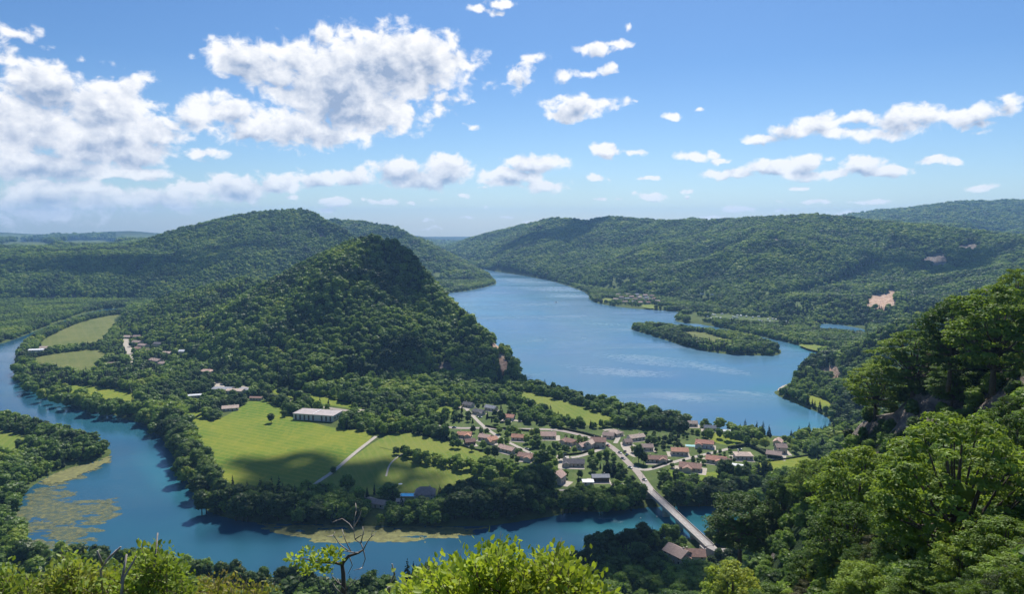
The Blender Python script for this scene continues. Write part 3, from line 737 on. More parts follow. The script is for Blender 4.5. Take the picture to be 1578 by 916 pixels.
# ------------------------------------------------------------------ tree shapes (unit height, foot at the origin)
def unit(v): return v / (np.linalg.norm(v, axis=-1, keepdims=True) + 1e-9)
def leaf_quads(C, N, size, rg, asp=1.0, fold=0.18):
    """one small folded leaf patch per centre"""
    n = len(C)
    a = unit(np.cross(N, rg.normal(size=(n, 3)))); b = np.cross(N, a)
    s = size[:, None]
    P0 = C - a * s * asp; P1 = C - b * s * .62 + N * s * fold; P2 = C + a * s * asp; P3 = C + b * s * .62 + N * s * fold
    V = np.stack([P0, P1, P2, P3], 1).reshape(-1, 3)
    F = np.arange(4 * n).reshape(n, 4)
    return V, F
def ico(sub):
    import bmesh
    bm = bmesh.new(); bmesh.ops.create_icosphere(bm, subdivisions=sub, radius=1)
    V = np.array([v.co[:] for v in bm.verts]); F = [[v.index for v in f.verts] for f in bm.faces]; bm.free()
    F = np.array(F); F = np.concatenate([F, F[:, 2:3]], 1)   # as quads with a doubled corner
    return V, F
ICO1 = ico(1); ICO2 = ico(2)
def tris_to_poly(V, Fq):
    return V, [tuple(dict.fromkeys(f)) for f in Fq.tolist()]
def crown_mesh(name, seed, K, n, mats, width=.62, z0=.22, z1=1.0, cr=(.13, .2), leaf=.02, core=.62, shape='round', flat=.75, ico_s=1, lump=.25):
    rg = np.random.default_rng(seed)
    h = (z1 - z0) / 2; zc = (z1 + z0) / 2; w = width / 2
    cen, rad = [], []
    for i in range(K):
        u = (i + .5) / K
        zz = 1 - 2 * u * .92; ph = i * 2.399963 + rg.uniform(-.4, .4)
        rr = math.sqrt(max(0, 1 - zz * zz))
        k = rg.uniform(.50, .86)
        r = rg.uniform(*cr)
        if shape == 'column': rr = min(1, rr * 1.25)
        if shape == 'vase': rr *= .75 + .35 * (zz * .5 + .5)
        cen.append((rr * math.cos(ph) * (w - r * .6) * k / .8, rr * math.sin(ph) * (w - r * .6) * k / .8, zc + zz * (h - r * flat * .8) * rg.uniform(.85, 1.05)))
        rad.append(r)
    cen = np.array(cen); rad = np.array(rad)
    cen[:, :2] += rg.normal(size=(K, 2)) * w * .06
    C = np.repeat(cen, n, 0); RR = np.repeat(rad, n)
    d = unit(rg.normal(size=(K * n, 3))); d[:, 2] = np.where(d[:, 2] < -.35, -d[:, 2] * .6, d[:, 2])
    pos = C + d * RR[:, None] * rg.uniform(.72, 1.08, (K * n, 1)) * np.array([1, 1, flat])
    N = unit(d * .8 + np.array([0, 0, .45]) + rg.normal(size=(K * n, 3)) * .38)
    LV, LF = leaf_quads(pos, N, leaf * rg.uniform(.65, 1.35, K * n), rg)
    Vs, Fs = [LV], [LF]; off = len(LV)
    iv, if_ = ICO2 if ico_s == 2 else ICO1
    for c, r in zip(cen, rad):
        q = iv * (1 + rg.uniform(-lump, lump, (len(iv), 1)))
        Vs.append(c + q * r * core * np.array([1, 1, flat])); Fs.append(if_ + off); off += len(iv)
    big = iv * (1 + rg.uniform(-lump, lump, (len(iv), 1))) * np.array([w, w, h]) * (.62 if core > .5 else .16) + np.array([0, 0, zc])
    Vs.append(big); Fs.append(if_ + off)
    V, F = tris_to_poly(np.concatenate(Vs), np.concatenate(Fs))
    me = mk_mesh(name, V, F, mats, smooth=False)
    return me, cen, rad
def tube(path, radii, k=6):
    path = np.asarray(path, float); n = len(path)
    V, F = [], []
    T_ = np.gradient(path, axis=0) if n > 1 else np.array([[0, 0, 1]])
    for i in range(n):
        t = T_[i] / (np.linalg.norm(T_[i]) + 1e-9)
        a = np.cross(t, [0.3, 1, 0.1]); a /= np.linalg.norm(a) + 1e-9; b = np.cross(t, a)
        for j in range(k):
            an = 2 * math.pi * j / k
            V.append(path[i] + (a * math.cos(an) + b * math.sin(an)) * radii[i])
    for i in range(n - 1):
        for j in range(k): F.append((i * k + j, i * k + (j + 1) % k, (i + 1) * k + (j + 1) % k, (i + 1) * k + j))
    F.append(tuple(range(k - 1, -1, -1))); F.append(tuple((n - 1) * k + j for j in range(k)))
    return V, F
def join(parts):
    V, F = [], []
    for v, f in parts:
        o = len(V); V += [tuple(p) for p in v]; F += [tuple(i + o for i in q) for q in f]
    return V, F
def trunk_mesh(name, cen, seed, k=6, limbs=6, r=.022, top=.75, mat_=None):
    rg = np.random.default_rng(seed)
    p = [(0, 0, -.06), (rg.uniform(-.01, .01), rg.uniform(-.01, .01), .2), (rg.uniform(-.02, .02), rg.uniform(-.02, .02), .45), (0, 0, top)]
    parts = [tube(p, [r * 1.3, r, r * .75, r * .25], k)]
    for c in cen[rg.choice(len(cen), min(limbs, len(cen)), replace=False)]:
        s = np.array([0, 0, rg.uniform(.18, .45)]); m = (s + c) / 2 + np.array([0, 0, -.03])
        parts.append(tube([s, m, c], [r * .5, r * .33, r * .12], max(3, k - 2)))
    V, F = join(parts)
    return mk_mesh(name, V, F, [mat_ or M['bark']], smooth=True)
def conifer_mesh(name, seed, mats, tiers=16, per=13, width=.30, droop=.35):
    rg = np.random.default_rng(seed)
    V, F = [], []
    for t in range(tiers):
        u = t / (tiers - 1); z = .10 + u * .88; w = width / 2 * (1 - u) ** .85 + .012
        for i in range(max(4, int(per * (1 - u * .55)))):
            a = rg.uniform(0, 6.283); L = w * rg.uniform(.75, 1.15); hw = L * .30 + .008
            c, s = math.cos(a), math.sin(a)
            zz = z + rg.uniform(-.015, .015); o = len(V)
            V += [(0, 0, zz + .012), (c * L * .6 - s * hw, s * L * .6 + c * hw, zz - droop * L * .45), (c * L, s * L, zz - droop * L), (c * L * .6 + s * hw, s * L * .6 - c * hw, zz - droop * L * .45), (c * L * .55, s * L * .55, zz - droop * L * .2 + .018)]
            F += [(o, o + 1, o + 4), (o + 1, o + 2, o + 4), (o + 2, o + 3, o + 4), (o + 3, o, o + 4)]
    return mk_mesh(name, V, F, mats)
MID, MIDT = [], []
for i, (w, z0, shp, fl) in enumerate([(.72, .14, 'round', .8), (.62, .12, 'vase', .75), (.80, .16, 'round', .7), (.56, .10, 'column', .85), (.68, .12, 'vase', .8)]):
    me, cen, rad = crown_mesh('broadleaf_crown', 100 + i, 26, 52, [M['leaf_bank']], w, z0, 1.0, (.11, .18), .022, .8, shp, fl)
    MID.append(me); MIDT.append(trunk_mesh('broadleaf_trunk', cen, 200 + i, 5, 5))
POPC, pc_, _ = crown_mesh('poplar_crown', 120, 24, 50, [M['leaf_bank']], .34, .10, 1.0, (.07, .11), .018, .8, 'column', 1.2)
POPT = trunk_mesh('poplar_trunk', pc_, 220, 5, 4)
CONC = [conifer_mesh('conifer_crown', 130, [M['needle']], 18, 15, .36), conifer_mesh('conifer_crown', 131, [M['needle']], 15, 13, .44, .25)]
CONT = mk_mesh('conifer_trunk', *tube([(0, 0, -.05), (0, 0, .5), (0, 0, .97)], [.02, .013, .003], 5), [M['bark']])
NEARC, NEART = [], []
for i, (w, z0, shp, fl) in enumerate([(.85, .2, 'vase', .55), (.8, .15, 'round', .6), (.95, .25, 'vase', .5), (.7, .12, 'round', .65)]):
    me, cen, rad = crown_mesh('slope_crown', 150 + i, 105, 130, [M['leaf_near']], w, z0, 1.0, (.05, .10), .0125, .30, shp, fl * .8)
    NEARC.append(me); NEART.append(trunk_mesh('slope_trunk', cen, 250 + i, 7, 40, .018, .85))
FARM = []
for i in range(5):
    me, cen, rad = crown_mesh('wood_tree', 300 + i, 9, 16, [M['leaf']], [.9, .8, 1.0, .75, .95][i], .02, 1.0, (.24, .34), .06, .8, 'round', .8)
    FARM.append(me)
FARC = conifer_mesh('wood_conifer', 310, [M['needle']], 13, 13, .5)
WOODM = []
for i in range(3):
    me, cen, rad = crown_mesh('wood_tree', 320 + i, 18, 34, [M['leaf']], [.8, .72, .9][i], .05, 1.0, (.15, .22), .032, .8, 'round', .8)
    WOODM.append(me)

# ------------------------------------------------------------------ where trees stand
TREES = []    # x, y, z, height, kind, zone, width factor
ZONES = {}
def zone(key, label, group): ZONES[key] = (label, group); return key
def put_tree(x, y, h, kind='b', zkey='wood', wf=1.0, z=None, fixed=False, label=None):
    TREES.append((x, y, ground(x, y) if z is None else z, h, kind, zkey, wf, fixed, label))
def row(pts, n, h, zkey, kinds='bbbc', width=10, base=FLAT, wf=(.85, 1.2), seed=0):
    rg = np.random.default_rng(seed + 900)
    P = np.array([G3(a, b, base) for a, b in pts]); seg = np.linalg.norm(np.diff(P, axis=0), axis=1); cum = np.append(0, np.cumsum(seg))
    for i in range(n):
        s = (i + rg.uniform(0, 1)) / n * cum[-1]; k = min(len(seg) - 1, int(np.searchsorted(cum, s) - 1)); k = max(0, k)
        p = P[k] + (P[k + 1] - P[k]) * ((s - cum[k]) / max(1e-6, seg[k]))
        d = (P[k + 1] - P[k]) / max(1e-6, seg[k]); off = rg.uniform(-width, width)
        x, y = p[0] - d[1] * off, p[1] + d[0] * off
        kd = kinds[rg.integers(len(kinds))]
        hh = rg.uniform(*h)
        put_tree(x, y, hh, kd, zkey, rg.uniform(*wf), z=max(ground(x, y), .8))
Z = zone
Z('bank_a', 'leafy tree in the row between the upstream river and the dry meadows', 'trees along the upstream bank')
Z('bank_b', 'round tree in the dark belt between the river bend and the small bright meadow', 'trees by the small bright meadow')
Z('bank_c', 'tall dense tree in the belt dividing the big meadow from the river', 'trees between the big meadow and the river')
Z('bank_d', 'dark tree in the shaded riverside belt below the big meadow', 'dark trees below the big meadow')
Z('bank_d_con', 'dark pointed conifer in the shaded riverside belt below the big meadow', 'conifers below the big meadow')
Z('bank_e', 'dark tall tree in the riverside wood below the village', 'riverside trees below the village')
Z('bank_f', 'leafy tree in the riverside belt right of the bridge', 'riverside trees right of the bridge')
Z('pen', 'tree in the grove on the left bank peninsula', 'trees on the left bank peninsula')
Z('pen_con', 'dark spruce in the grove on the left bank peninsula', 'conifers on the left bank peninsula')
Z('hedge_a', 'tree in the dark hedgerow crossing the mown meadow', 'trees of the meadow hedgerow')
Z('vil', 'garden tree among the houses of the village', 'village garden trees')
Z('vil_con', 'dark garden conifer among the houses of the village', 'village garden conifers')
Z('near_bank', 'tree in the dark grove on the near bank left of the riverside house', 'trees of the near bank grove')
Z('near_bank_con', 'pointed conifer in the dark grove on the near bank', 'conifers of the near bank grove')
Z('foot', 'dark tree on the river edge at the foot of the lookout slope', 'trees at the foot of the lookout')
Z('slope_fill', 'scrubby tree on the steep dark mountainside at the right', 'scrub on the right mountainside')
Z('lake_row', 'round tree in the belt between the village and the lake', 'trees between the village and the lake')

row([(26,556),(28,580),(42,600),(75,615),(115,628)], 26, (10, 16), 'bank_a', 'bbbb', 7, seed=1)
row([(52,526),(75,516),(105,504),(140,493)], 14, (5, 9), 'bank_a', 'bb', 4, seed=2)
row([(120,622),(160,636),(205,640),(240,650),(262,672)], 34, (12, 18), 'bank_b', 'bbbb', 11, seed=3)
row([(215,622),(240,636),(262,645),(280,652)], 16, (12, 17), 'bank_b', 'bbbb', 9, seed=31)
row([(252,655),(276,688),(292,715),(302,740),(316,768)], 44, (14, 21), 'bank_c', 'bbbb', 10, seed=4)
row([(276,655),(293,685),(308,715),(325,748)], 20, (10, 16), 'bank_c', 'bbb', 6, seed=5)
row([(318,782),(345,786),(400,793),(460,796)], 24, (14, 20), 'bank_d', 'bbbbc', 9, seed=6)
row([(460,796),(520,797),(560,796)], 20, (10, 14), 'bank_d', 'bbbbc', 9, seed=61)
row([(560,797),(620,798),(690,799)], 24, (7, 11), 'bank_d', 'bbbb', 8, seed=62)
row([(352,776),(400,780),(450,780)], 16, (15, 22), 'bank_d', 'cccb', 6, seed=7)
row([(460,784),(520,788),(590,792)], 12, (8, 12), 'bank_d', 'bbb', 5, seed=8)
row([(690,797),(740,795),(780,790),(830,782)], 24, (14, 20), 'bank_d', 'bbbb', 9, seed=9)
row([(690,778),(740,776),(790,770)], 10, (13, 18), 'bank_d', 'bbbc', 7, seed=10)
row([(805,776),(820,768),(838,772)], 8, (22, 28), 'bank_e', 'b', 9, seed=11)
row([(860,784),(900,783),(950,780),(1000,776)], 24, (11, 15), 'bank_e', 'bbbp', 8, seed=12)
row([(890,772),(940,770),(990,767)], 14, (7, 10), 'bank_e', 'bbb', 6, seed=13)
row([(1030,772),(1070,772),(1120,770),(1180,766),(1240,760)], 30, (12, 18), 'bank_f', 'bbbb', 9, seed=14)
row([(1030,756),(1060,758),(1100,760),(1160,755),(1220,748)], 26, (7, 11), 'bank_f', 'bbbp', 10, seed=15)
row([(1110,742),(1130,745),(1160,745),(1190,745)], 12, (13, 18), 'bank_f', 'pcpb', 6, seed=16)
row([(0,652),(40,660),(90,680),(135,694),(160,700)], 24, (9, 15), 'pen', 'bbbc', 5, seed=17)
row([(50,690),(90,702),(130,706)], 24, (8, 14), 'pen', 'bbbc', 12, seed=18)
row([(0,720),(20,735),(10,760),(-10,790)], 22, (10, 15), 'pen', 'bbbb', 12, seed=19)
row([(30,712),(50,722),(30,740)], 10, (8, 13), 'pen', 'bbc', 8, seed=20)
row([(612,700),(650,712),(700,722),(745,732),(770,738)], 34, (7, 11), 'hedge_a', 'bbbb', 6, seed=21)
row([(752,722),(775,730),(790,738)], 12, (9, 13), 'hedge_a', 'bbb', 8, seed=22)
row([(902,856),(935,858),(975,848),(1005,850)], 18, (11, 17), 'near_bank', 'bbbc', 8, seed=23)
row([(905,880),(940,890),(975,893),(1010,890)], 14, (12, 17), 'near_bank', 'bbbb', 12, seed=24)
row([(955,885),(975,890)], 4, (15, 19), 'near_bank', 'c', 7, seed=25)
row([(1020,848),(1050,842),(1080,848)], 8, (5, 8), 'near_bank', 'b', 5, seed=26)
row([(1020,880),(1060,895),(1090,885)], 12, (10, 14), 'near_bank', 'b', 12, seed=27)
row([(40,866),(110,876),(200,886),(300,900),(420,915),(500,930)], 34, (11, 16), 'foot', 'bbbb', 8, seed=28)
row([(10,815),(25,845),(50,862)], 12, (9, 14), 'foot', 'bbb', 8, seed=29)
row([(620,930),(680,935),(740,930)], 12, (17, 22), 'foot', 'cccb', 8, seed=30)
row([(2,780),(8,800),(14,830)], 8, (9, 14), 'foot', 'bb', 6, seed=32)
# single trees that can be told apart
def at_tree(px, py, h, kind, label, wf=1.0, base=FLAT):
    x, y = G3(px, py, base); put_tree(x, y, h, kind, 'single', wf, z=max(base, ground(x, y)), fixed=True, label=label)
at_tree(418, 652, 10, 'b', 'lone round tree standing in the big meadow left of the white hall', 1.2)
at_tree(447, 638, 9, 'b', 'dark bush tree at the left end of the white hall', 1.1)
at_tree(438, 643, 7, 'b', 'smaller dark bush beside the hedge left of the white hall', 1.2)
at_tree(514, 732, 6.5, 'b', 'lone round tree beside the bent farm track', 1.3)
at_tree(200, 607, 13, 'c', 'pointed dark spruce in the small bright meadow', 1.1)
at_tree(577, 763, 9, 'c', 'slim dark cypress left of the swimming pool', .8)
at_tree(556, 766, 8, 'c', 'left one of the two dark conifers above the bent farm track', 1.2)
at_tree(566, 767, 8, 'c', 'right one of the two dark conifers above the bent farm track', 1.2)
at_tree(605, 775, 11, 'c', 'dark spruce just left of the blue swimming pool', 1.0)
at_tree(935, 729, 14, 'c', 'tall dark spruce left of the main road, behind the panelled roof', 1.35)
at_tree(946, 731, 12, 'c', 'broad dark conifer beside the tall spruce by the main road', 1.5)
at_tree(913, 727, 9, 'b', 'dark round tree behind the grey panelled roof', 1.2)
at_tree(984, 713, 16, 'b', 'tall dark tree on the corner where the side road meets the main road', .8)
at_tree(992, 716, 11, 'b', 'dark round tree right of the tall road corner tree', 1.0)
at_tree(838, 716, 13, 'b', 'large dark tree between the brown roofed house and the concrete forecourt', 1.1)
at_tree(763, 708, 12, 'b', 'dense tree below the long pale red roof', 1.1)
at_tree(752, 706, 10, 'b', 'tree left of the dense tree below the orange roofs', 1.1)
at_tree(783, 660, 9, 'b', 'pale green tree beside the lane below the red roofed cottage', 1.0)
at_tree(828, 676, 10, 'b', 'dark round tree left of the faded pink roof', .9)
at_tree(826, 686, 9, 'b', 'dark round garden tree below the faded pink roof', 1.2)
at_tree(1078, 702, 7, 'b', 'bushy tree at the side road in front of the red roofed house', 1.2)
at_tree(1015, 683, 6, 'b', 'orchard tree on the light green lawn', 1.0)
at_tree(1084, 674, 6, 'b', 'round tree at the left end of the field behind the lakeside houses', 1.0)
at_tree(1110, 716, 4, 'b', 'round light bush beside the long red roof', 1.5)
at_tree(1107, 866, 8, 'b', 'round tree where the bridge road reaches the near bank', 1.2)
at_tree(1122, 872, 10, 'b', 'taller tree just right of the near bridge end', 1.1)
at_tree(1096, 872, 6, 'b', 'low tree between the white gable and the bridge road', 1.3)
at_tree(1131, 714, 4.5, 'b', 'small olive green tree left of the hip roofed house', 1.3)
for k, (px, py) in enumerate([(1108,676),(1122,680),(1138,682),(1151,686),(1163,690),(1178,692),(1192,688),(1131,672),(1150,676),(1170,680)]):
    x, y = G3(px, py, FLAT); put_tree(x, y, rng.uniform(8, 11), 'b', 'lake_row', 1.0, z=FLAT)
# garden trees inside the village
HOUSE_XY = []     # filled by the house list below, used to keep the gardens clear

# ------------------------------------------------------------------ houses
M['wall_cream'] = simple('cream_render', (.58, .51, .42), .9, .1, .8)
M['wall_white'] = simple('white_render', (.62, .60, .56), .9, .08, .8)
M['wall_grey'] = simple('grey_render', (.45, .43, .42), .9, .12, .8)
M['wall_wood'] = simple('dark_boards', (.13, .10, .08), .85, .2, .8)
M['glass_dark'] = simple('window_glass', (.03, .035, .045), .15, .1, 1, spec=.6)
M['shutter'] = simple('painted_shutter', (.22, .13, .09), .7, .1, 2)
M['white_paint'] = simple('white_paint', (.78, .78, .76), .6, .05, 2)
def mat_roof(name, c, var=.22):
    m, T = mat(name)
    tc = T.add('ShaderNodeTexCoord'); p, g = wpos(T)
    n = T.noise(p, .7, 5, .7); n2 = T.noise(p, 4.0, 3, .7)
    hs = T.add('ShaderNodeHueSaturation'); T.put(hs, 'Color', (*c, 1)); T.put(hs, 'Value', T.mapr(T.math('ADD', n, T.math('MULTIPLY', n2, .5)), .5, 1.0, 1 - var, 1 + var))
    b = principled(T, hs.outputs[0], .9, .2)
    s = T.math('SINE', T.math('MULTIPLY', T.vec('DOT_PRODUCT', p, (.6, .8, 1.4)), 16.0))
    T.l.new(bump(T, s, .35, .08), b.inputs['Normal'])
    finish(T, b.outputs[0]); return m
ROOFS = dict(orange=mat_roof('orange_tiles', (.52, .28, .19)), pink=mat_roof('faded_pink_tiles', (.52, .36, .30)), brown=mat_roof('brown_tiles', (.32, .20, .16)),
             dark=mat_roof('dark_slate', (.14, .135, .145)), red=mat_roof('red_tiles', (.45, .23, .17)), beige=mat_roof('beige_tiles', (.52, .41, .34)),
             grey=mat_roof('grey_panels', (.30, .31, .34)), white=mat_roof('white_sheet', (.75, .76, .78), .05), oldbrown=mat_roof('old_brown_tiles', (.36, .27, .235)))
def box(x0, y0, z0, x1, y1, z1):
    V = [(x0, y0, z0), (x1, y0, z0), (x1, y1, z0), (x0, y1, z0), (x0, y0, z1), (x1, y0, z1), (x1, y1, z1), (x0, y1, z1)]
    F = [(0, 3, 2, 1), (4, 5, 6, 7), (0, 1, 5, 4), (1, 2, 6, 5), (2, 3, 7, 6), (3, 0, 4, 7)]
    return V, F
def part(name, shapes, material, parent, **kw):
    V, F = join(shapes); me = mk_mesh(name, V, F, [material]); return link(name, me, parent, **kw)
def thing(name, label, cat, loc, rz=0.0, group=None):
    o = bpy.data.objects.new(name, None); COL.objects.link(o); o.location = loc; o.rotation_euler = (0, 0, rz)
    o['label'] = label; o['category'] = cat
    if group: o['group'] = group
    o.empty_display_size = 1
    return o
def gable_roof(L, Wd, z, rise, t=.22, ov=.5, hip=0.0):
    """ridge along x; two thick slopes closed at the ends"""
    a, b = L / 2 + ov, Wd / 2 + ov; s = rise / (Wd / 2); zb = z - ov * s
    hx = a - hip
    V = [(-a, -b, zb), (a, -b, zb), (a, b, zb), (-a, b, zb), (-hx, 0, z + rise), (hx, 0, z + rise)]
    V += [(p[0], p[1], p[2] + t) for p in V]
    F = [(6, 7, 11, 10), (8, 9, 10, 11), (0, 4, 5, 1), (2, 5, 4, 3), (0, 1, 7, 6), (2, 3, 9, 8)]
    if hip: F += [(7, 8, 11), (9, 6, 10), (1, 5, 2), (3, 4, 0), (1, 2, 8, 7), (3, 0, 6, 9)]
    else: F += [(1, 5, 11, 7), (5, 2, 8, 11), (3, 4, 10, 9), (4, 0, 6, 10)]
    return V, F
def house_walls(L, Wd, h, rise, hip):
    V = [(-L/2, -Wd/2, -1.5), (L/2, -Wd/2, -1.5), (L/2, Wd/2, -1.5), (-L/2, Wd/2, -1.5), (-L/2, -Wd/2, h), (L/2, -Wd/2, h), (L/2, Wd/2, h), (-L/2, Wd/2, h)]
    F = [(0, 1, 5, 4), (2, 3, 7, 6)]
    if hip: F += [(1, 2, 6, 5), (3, 0, 4, 7), (4, 5, 6, 7)]
    else:
        V += [(L/2, 0, h + rise), (-L/2, 0, h + rise)]; F += [(1, 2, 6, 8, 5), (3, 0, 4, 9, 7)]
    return V, F
NH = [0]
G_ = 'houses of the village'
def house(px, py, L, Wd, ang, roof, label, h=3.0, rise=2.0, wall='wall_cream', hip=0.0, wing=None, chimney=True, name='house', cat='house', group='houses of the village', z=None, wins=True, terrace=None, detail=True):
    x, y = G3(px, py, FLAT + 3) if z is None else (px, py)
    if group == G_: L, Wd, h = L * 1.0, Wd * 1.0, h * 1.0
    gz = max(FLAT, ground(x, y)) if z is None else z
    HOUSE_XY.append((x, y, max(L, Wd) * .62 + 1.5))
    rg = random.Random(NH[0] * 7 + 3); NH[0] += 1
    t = thing(name, label, cat, (x, y, gz), R(ang), group)
    part('wall', [house_walls(L, Wd, h, rise, hip)], M[wall], t)
    rf = part('roof', [gable_roof(L, Wd, h, rise, hip=hip)], ROOFS[roof], t)
    if chimney:
        cx = rg.choice([-.28, .25]) * L; zc = h + rise * .75
        part('chimney', [box(cx - .35, .25, zc - .4, cx + .35, .95, h + rise + .9)], M['wall_cream'], rf)
    if wing:
        wx, wy, wl, ww, wh = wing   # offset, length along y, width along x, eaves height
        V, F = house_walls(wl, ww, wh, rise * ww / Wd, 0)
        rot = lambda P: [(-p[1] + wx, p[0] + wy, p[2]) for p in P]
        part('wing', [(rot(V), F)], M[wall], t)
        V, F = gable_roof(wl, ww, wh, rise * ww / Wd + .03, ov=.4); part('wing_roof', [(rot(V), F)], ROOFS[roof], t)
    if group == G_ and cat == 'house':
        k = rg.choice([-1, 1]); a0 = -L * .75 if k < 0 else -L * .55
        part('forecourt', [box(a0, -Wd / 2 - rg.uniform(3, 6), -.4, a0 + L * rg.uniform(1.1, 1.4), Wd / 2 + rg.uniform(0, 2), .085)], M['gravel'], t)
    if detail:
        nw = max(2, int(L / 3.4))
        for sgn in (-1, 1):
            for i in range(nw):
                wx = -L/2 + L * (i + .5) / nw
                if sgn == -1 and i == nw // 2:
                    part('door', [box(wx - .5, -Wd/2 - .05, 0, wx + .5, -Wd/2 + .03, 2.05)], M['shutter'], t); continue
                yy = sgn * Wd/2
                for lv in ([1.0] if h < 4.5 else [1.0, 3.8]):
                    part('window', [box(wx - .65, yy - .05, lv, wx + .65, yy + .05, lv + 1.25)], M['glass_dark'], t)
        for sx in (-1, 1):
            part('window', [box(sx * L/2 - .05, -.6, 1.0 if h < 4.5 else 3.8, sx * L/2 + .05, .6, 2.2 if h < 4.5 else 5.0)], M['glass_dark'], t)
    if terrace:
        tx, ty, tl, tw = terrace
        part('terrace', [box(tx - tl/2, ty - tw/2, -.5, tx + tl/2, ty + tw/2, .25)], M['gravel'], t)
    return t
ORD = 'first second third fourth fifth sixth seventh eighth ninth tenth eleventh twelfth thirteenth fourteenth fifteenth sixteenth seventeenth eighteenth nineteenth twentieth'.split()
G_ = 'houses of the village'
house(716,669,13,8,-6,'orange','low house with long orange roof at the left edge of the village', wing=(3.5,-3,7,6,2.8))
house(748,673,11,8,-25,'pink','house with weathered pink roof directly left of the bright orange roof')
house(757,677,10,8,40,'orange','house with bright orange gabled roof beside the sloping lane', wing=(-3,-3,6,5,2.6))
house(724,680,9,6,20,'brown','small brown roofed outbuilding below the long orange roof', chimney=False, wall='wall_wood')
house(782,691,16,8,-38,'pink','long house with pale red roof slanting down beside the lane', terrace=(3,-6,8,4))
house(811,702,13,9,-20,'brown','brown roofed house with pale gables at the lower end of the lane', wing=(3,-4,8,6,2.8), wall='wall_white')
house(799,673,12,7,-12,'orange','orange roofed bungalow half hidden in trees above the lane')
house(785,642,10,9,-15,'red','red roofed cottage with white wall at the top of the gardens', wall='wall_white', terrace=(7,-4,6,5))
house(722,623,11,8,-30,'dark','dark slate house at the forest edge, farthest up the lane')
house(738,634,12,8,-28,'dark','dark slate roofed house with white garage left of the upper lane', wing=(4,-4,6,5,2.6))
house(757,628,13,7,-35,'grey','grey slate roofed long house on the slope above the red cottage', chimney=False)
house(844,670,15,10,-3,'pink','large low house with faded pink roof below the main road', rise=2.6)
house(876,679,12,9,-35,'brown','russet roofed house surrounded by garden in the village centre', hip=3, wing=(-3,-3,6,6,2.8))
house(898,686,9,8,35,'pink','small pinkish gabled house left of the big village centre house')
house(909,686,9,7,60,'beige','beige narrow gabled house squeezed beside the big centre house', h=5, wall='wall_cream')
house(922,683,13,10,-8,'brown','tall brown roofed house with cream wall at the road bend', h=5.4, rise=2.6)
house(884,712,17,9,-4,'dark','long house with very dark roof beside the concrete forecourt', rise=2.4, wing=(-6,-3,6,5,2.5))
house(860,738,10,9,62,'pink','tall gabled house with pinkish roof standing alone near the river trees', h=5.6, rise=3.2, wall='wall_grey')
house(906,741,8,6,0,'white','white flat looking shed beside the panelled roof', h=2.6, rise=.35, wall='wall_white', chimney=False, wins=False, name='garden_shed', cat='shed', group='sheds of the village')
house(925,735,13,7,2,'grey','dark wooden building with light grey panelled roof', h=3.4, rise=1.5, wall='wall_wood')
house(938,670,10,8,-20,'oldbrown','greyish brown roofed house left of the beige gabled house')
house(949,666,11,9,-50,'beige','beige roofed house with hip end at the upper edge of the village', hip=3)
house(980,673,15,8,22,'beige','long house with light beige roof and pale wall above the orchard', wall='wall_white')
house(967,680,7,6,20,'oldbrown','small dull brown annex in front of the beige long house', chimney=False)
house(997,688,10,8,-3,'oldbrown','dull brown roofed house behind the tall road corner tree')
house(1011,706,17,8,-3,'brown','long dark brown roof above the junction of the side road', wing=(5,-3,6,6,2.8))
house(1047,695,14,9,-6,'orange','orange roofed house with cream wall in the middle of the right quarter', h=3.6)
house(1086,684,15,9,-16,'red','red roofed white house with porch below the field', h=4.2, wall='wall_white', wing=(-5,-3,7,6,3.2))
house(1064,718,17,11,-18,'brown','large brown roofed house with pale curved terrace on the side road', rise=2.4, wing=(-2,-5,8,7,2.8), terrace=(-10,0,9,9))
house(1104,707,16,10,-22,'red','broad reddish roof with white awning nearest the side road', rise=2.2, wing=(3,-4,7,6,2.8))
house(1117,710,9,7,-25,'brown','small brown roofed house attached right of the broad reddish roof', chimney=False)
house(1145,701,14,11,-4,'beige','square house with rosy beige hip roof and grey walls', hip=5, h=3.4, rise=1.8, wall='wall_grey')
house(1193,699,12,9,-25,'oldbrown','low rosy brown roof attached left of the two storey end house')
house(1203,692,9,8,-5,'oldbrown','two storey house with dusky pink roof at the right end of the village', h=5.2, rise=2.2)
house(1199,680,9,7,60,'pink','small pinkish gabled house among trees near the lake')
house(1067,652,9,6,0,'beige','pale roofed hut hidden in the trees by the lake', chimney=False)
house(1094,659,11,5,-10,'grey','long grey roofed cabin in the shade behind the field', chimney=False)
house(1120,664,7,5,0,'white','tiny white roofed hut in the lakeside trees', chimney=False, rise=.8, name='garden_shed', cat='shed', group='sheds of the village')
house(1137,716,9,5,-25,'white','white sheet roofed carport below the hip roofed house', h=2.3, rise=.4, chimney=False, name='carport', cat='carport', group='sheds of the village')
house(1045,856,14,11,-55,'oldbrown','old brown roofed house on the near bank beside the bridge', h=5, rise=3, wall='wall_grey', group='houses on the near bank')
house(1068,858,13,9,-5,'brown','brown roofed house with white gable wall at the near end of the bridge', h=5, rise=2.6, wall='wall_white', wing=(-5,-3,7,6,4.5), group='houses on the near bank')
house(655,762,14,11,0,'oldbrown','brown stone house with steep roof beside the swimming pool', h=4.6, rise=3.8, hip=4, wall='wall_grey', terrace=(0,-9,15,7), group='houses by the meadow')
house(582,774,13,7,-20,'oldbrown','tan roofed farm shed below the slim cypress', rise=1.8, chimney=False, group='houses by the meadow')
house(617,770,5,4,0,'beige','tiny pale hut left of the swimming pool', rise=1.2, h=2.2, chimney=False, name='garden_shed', cat='shed', group='sheds of the village')
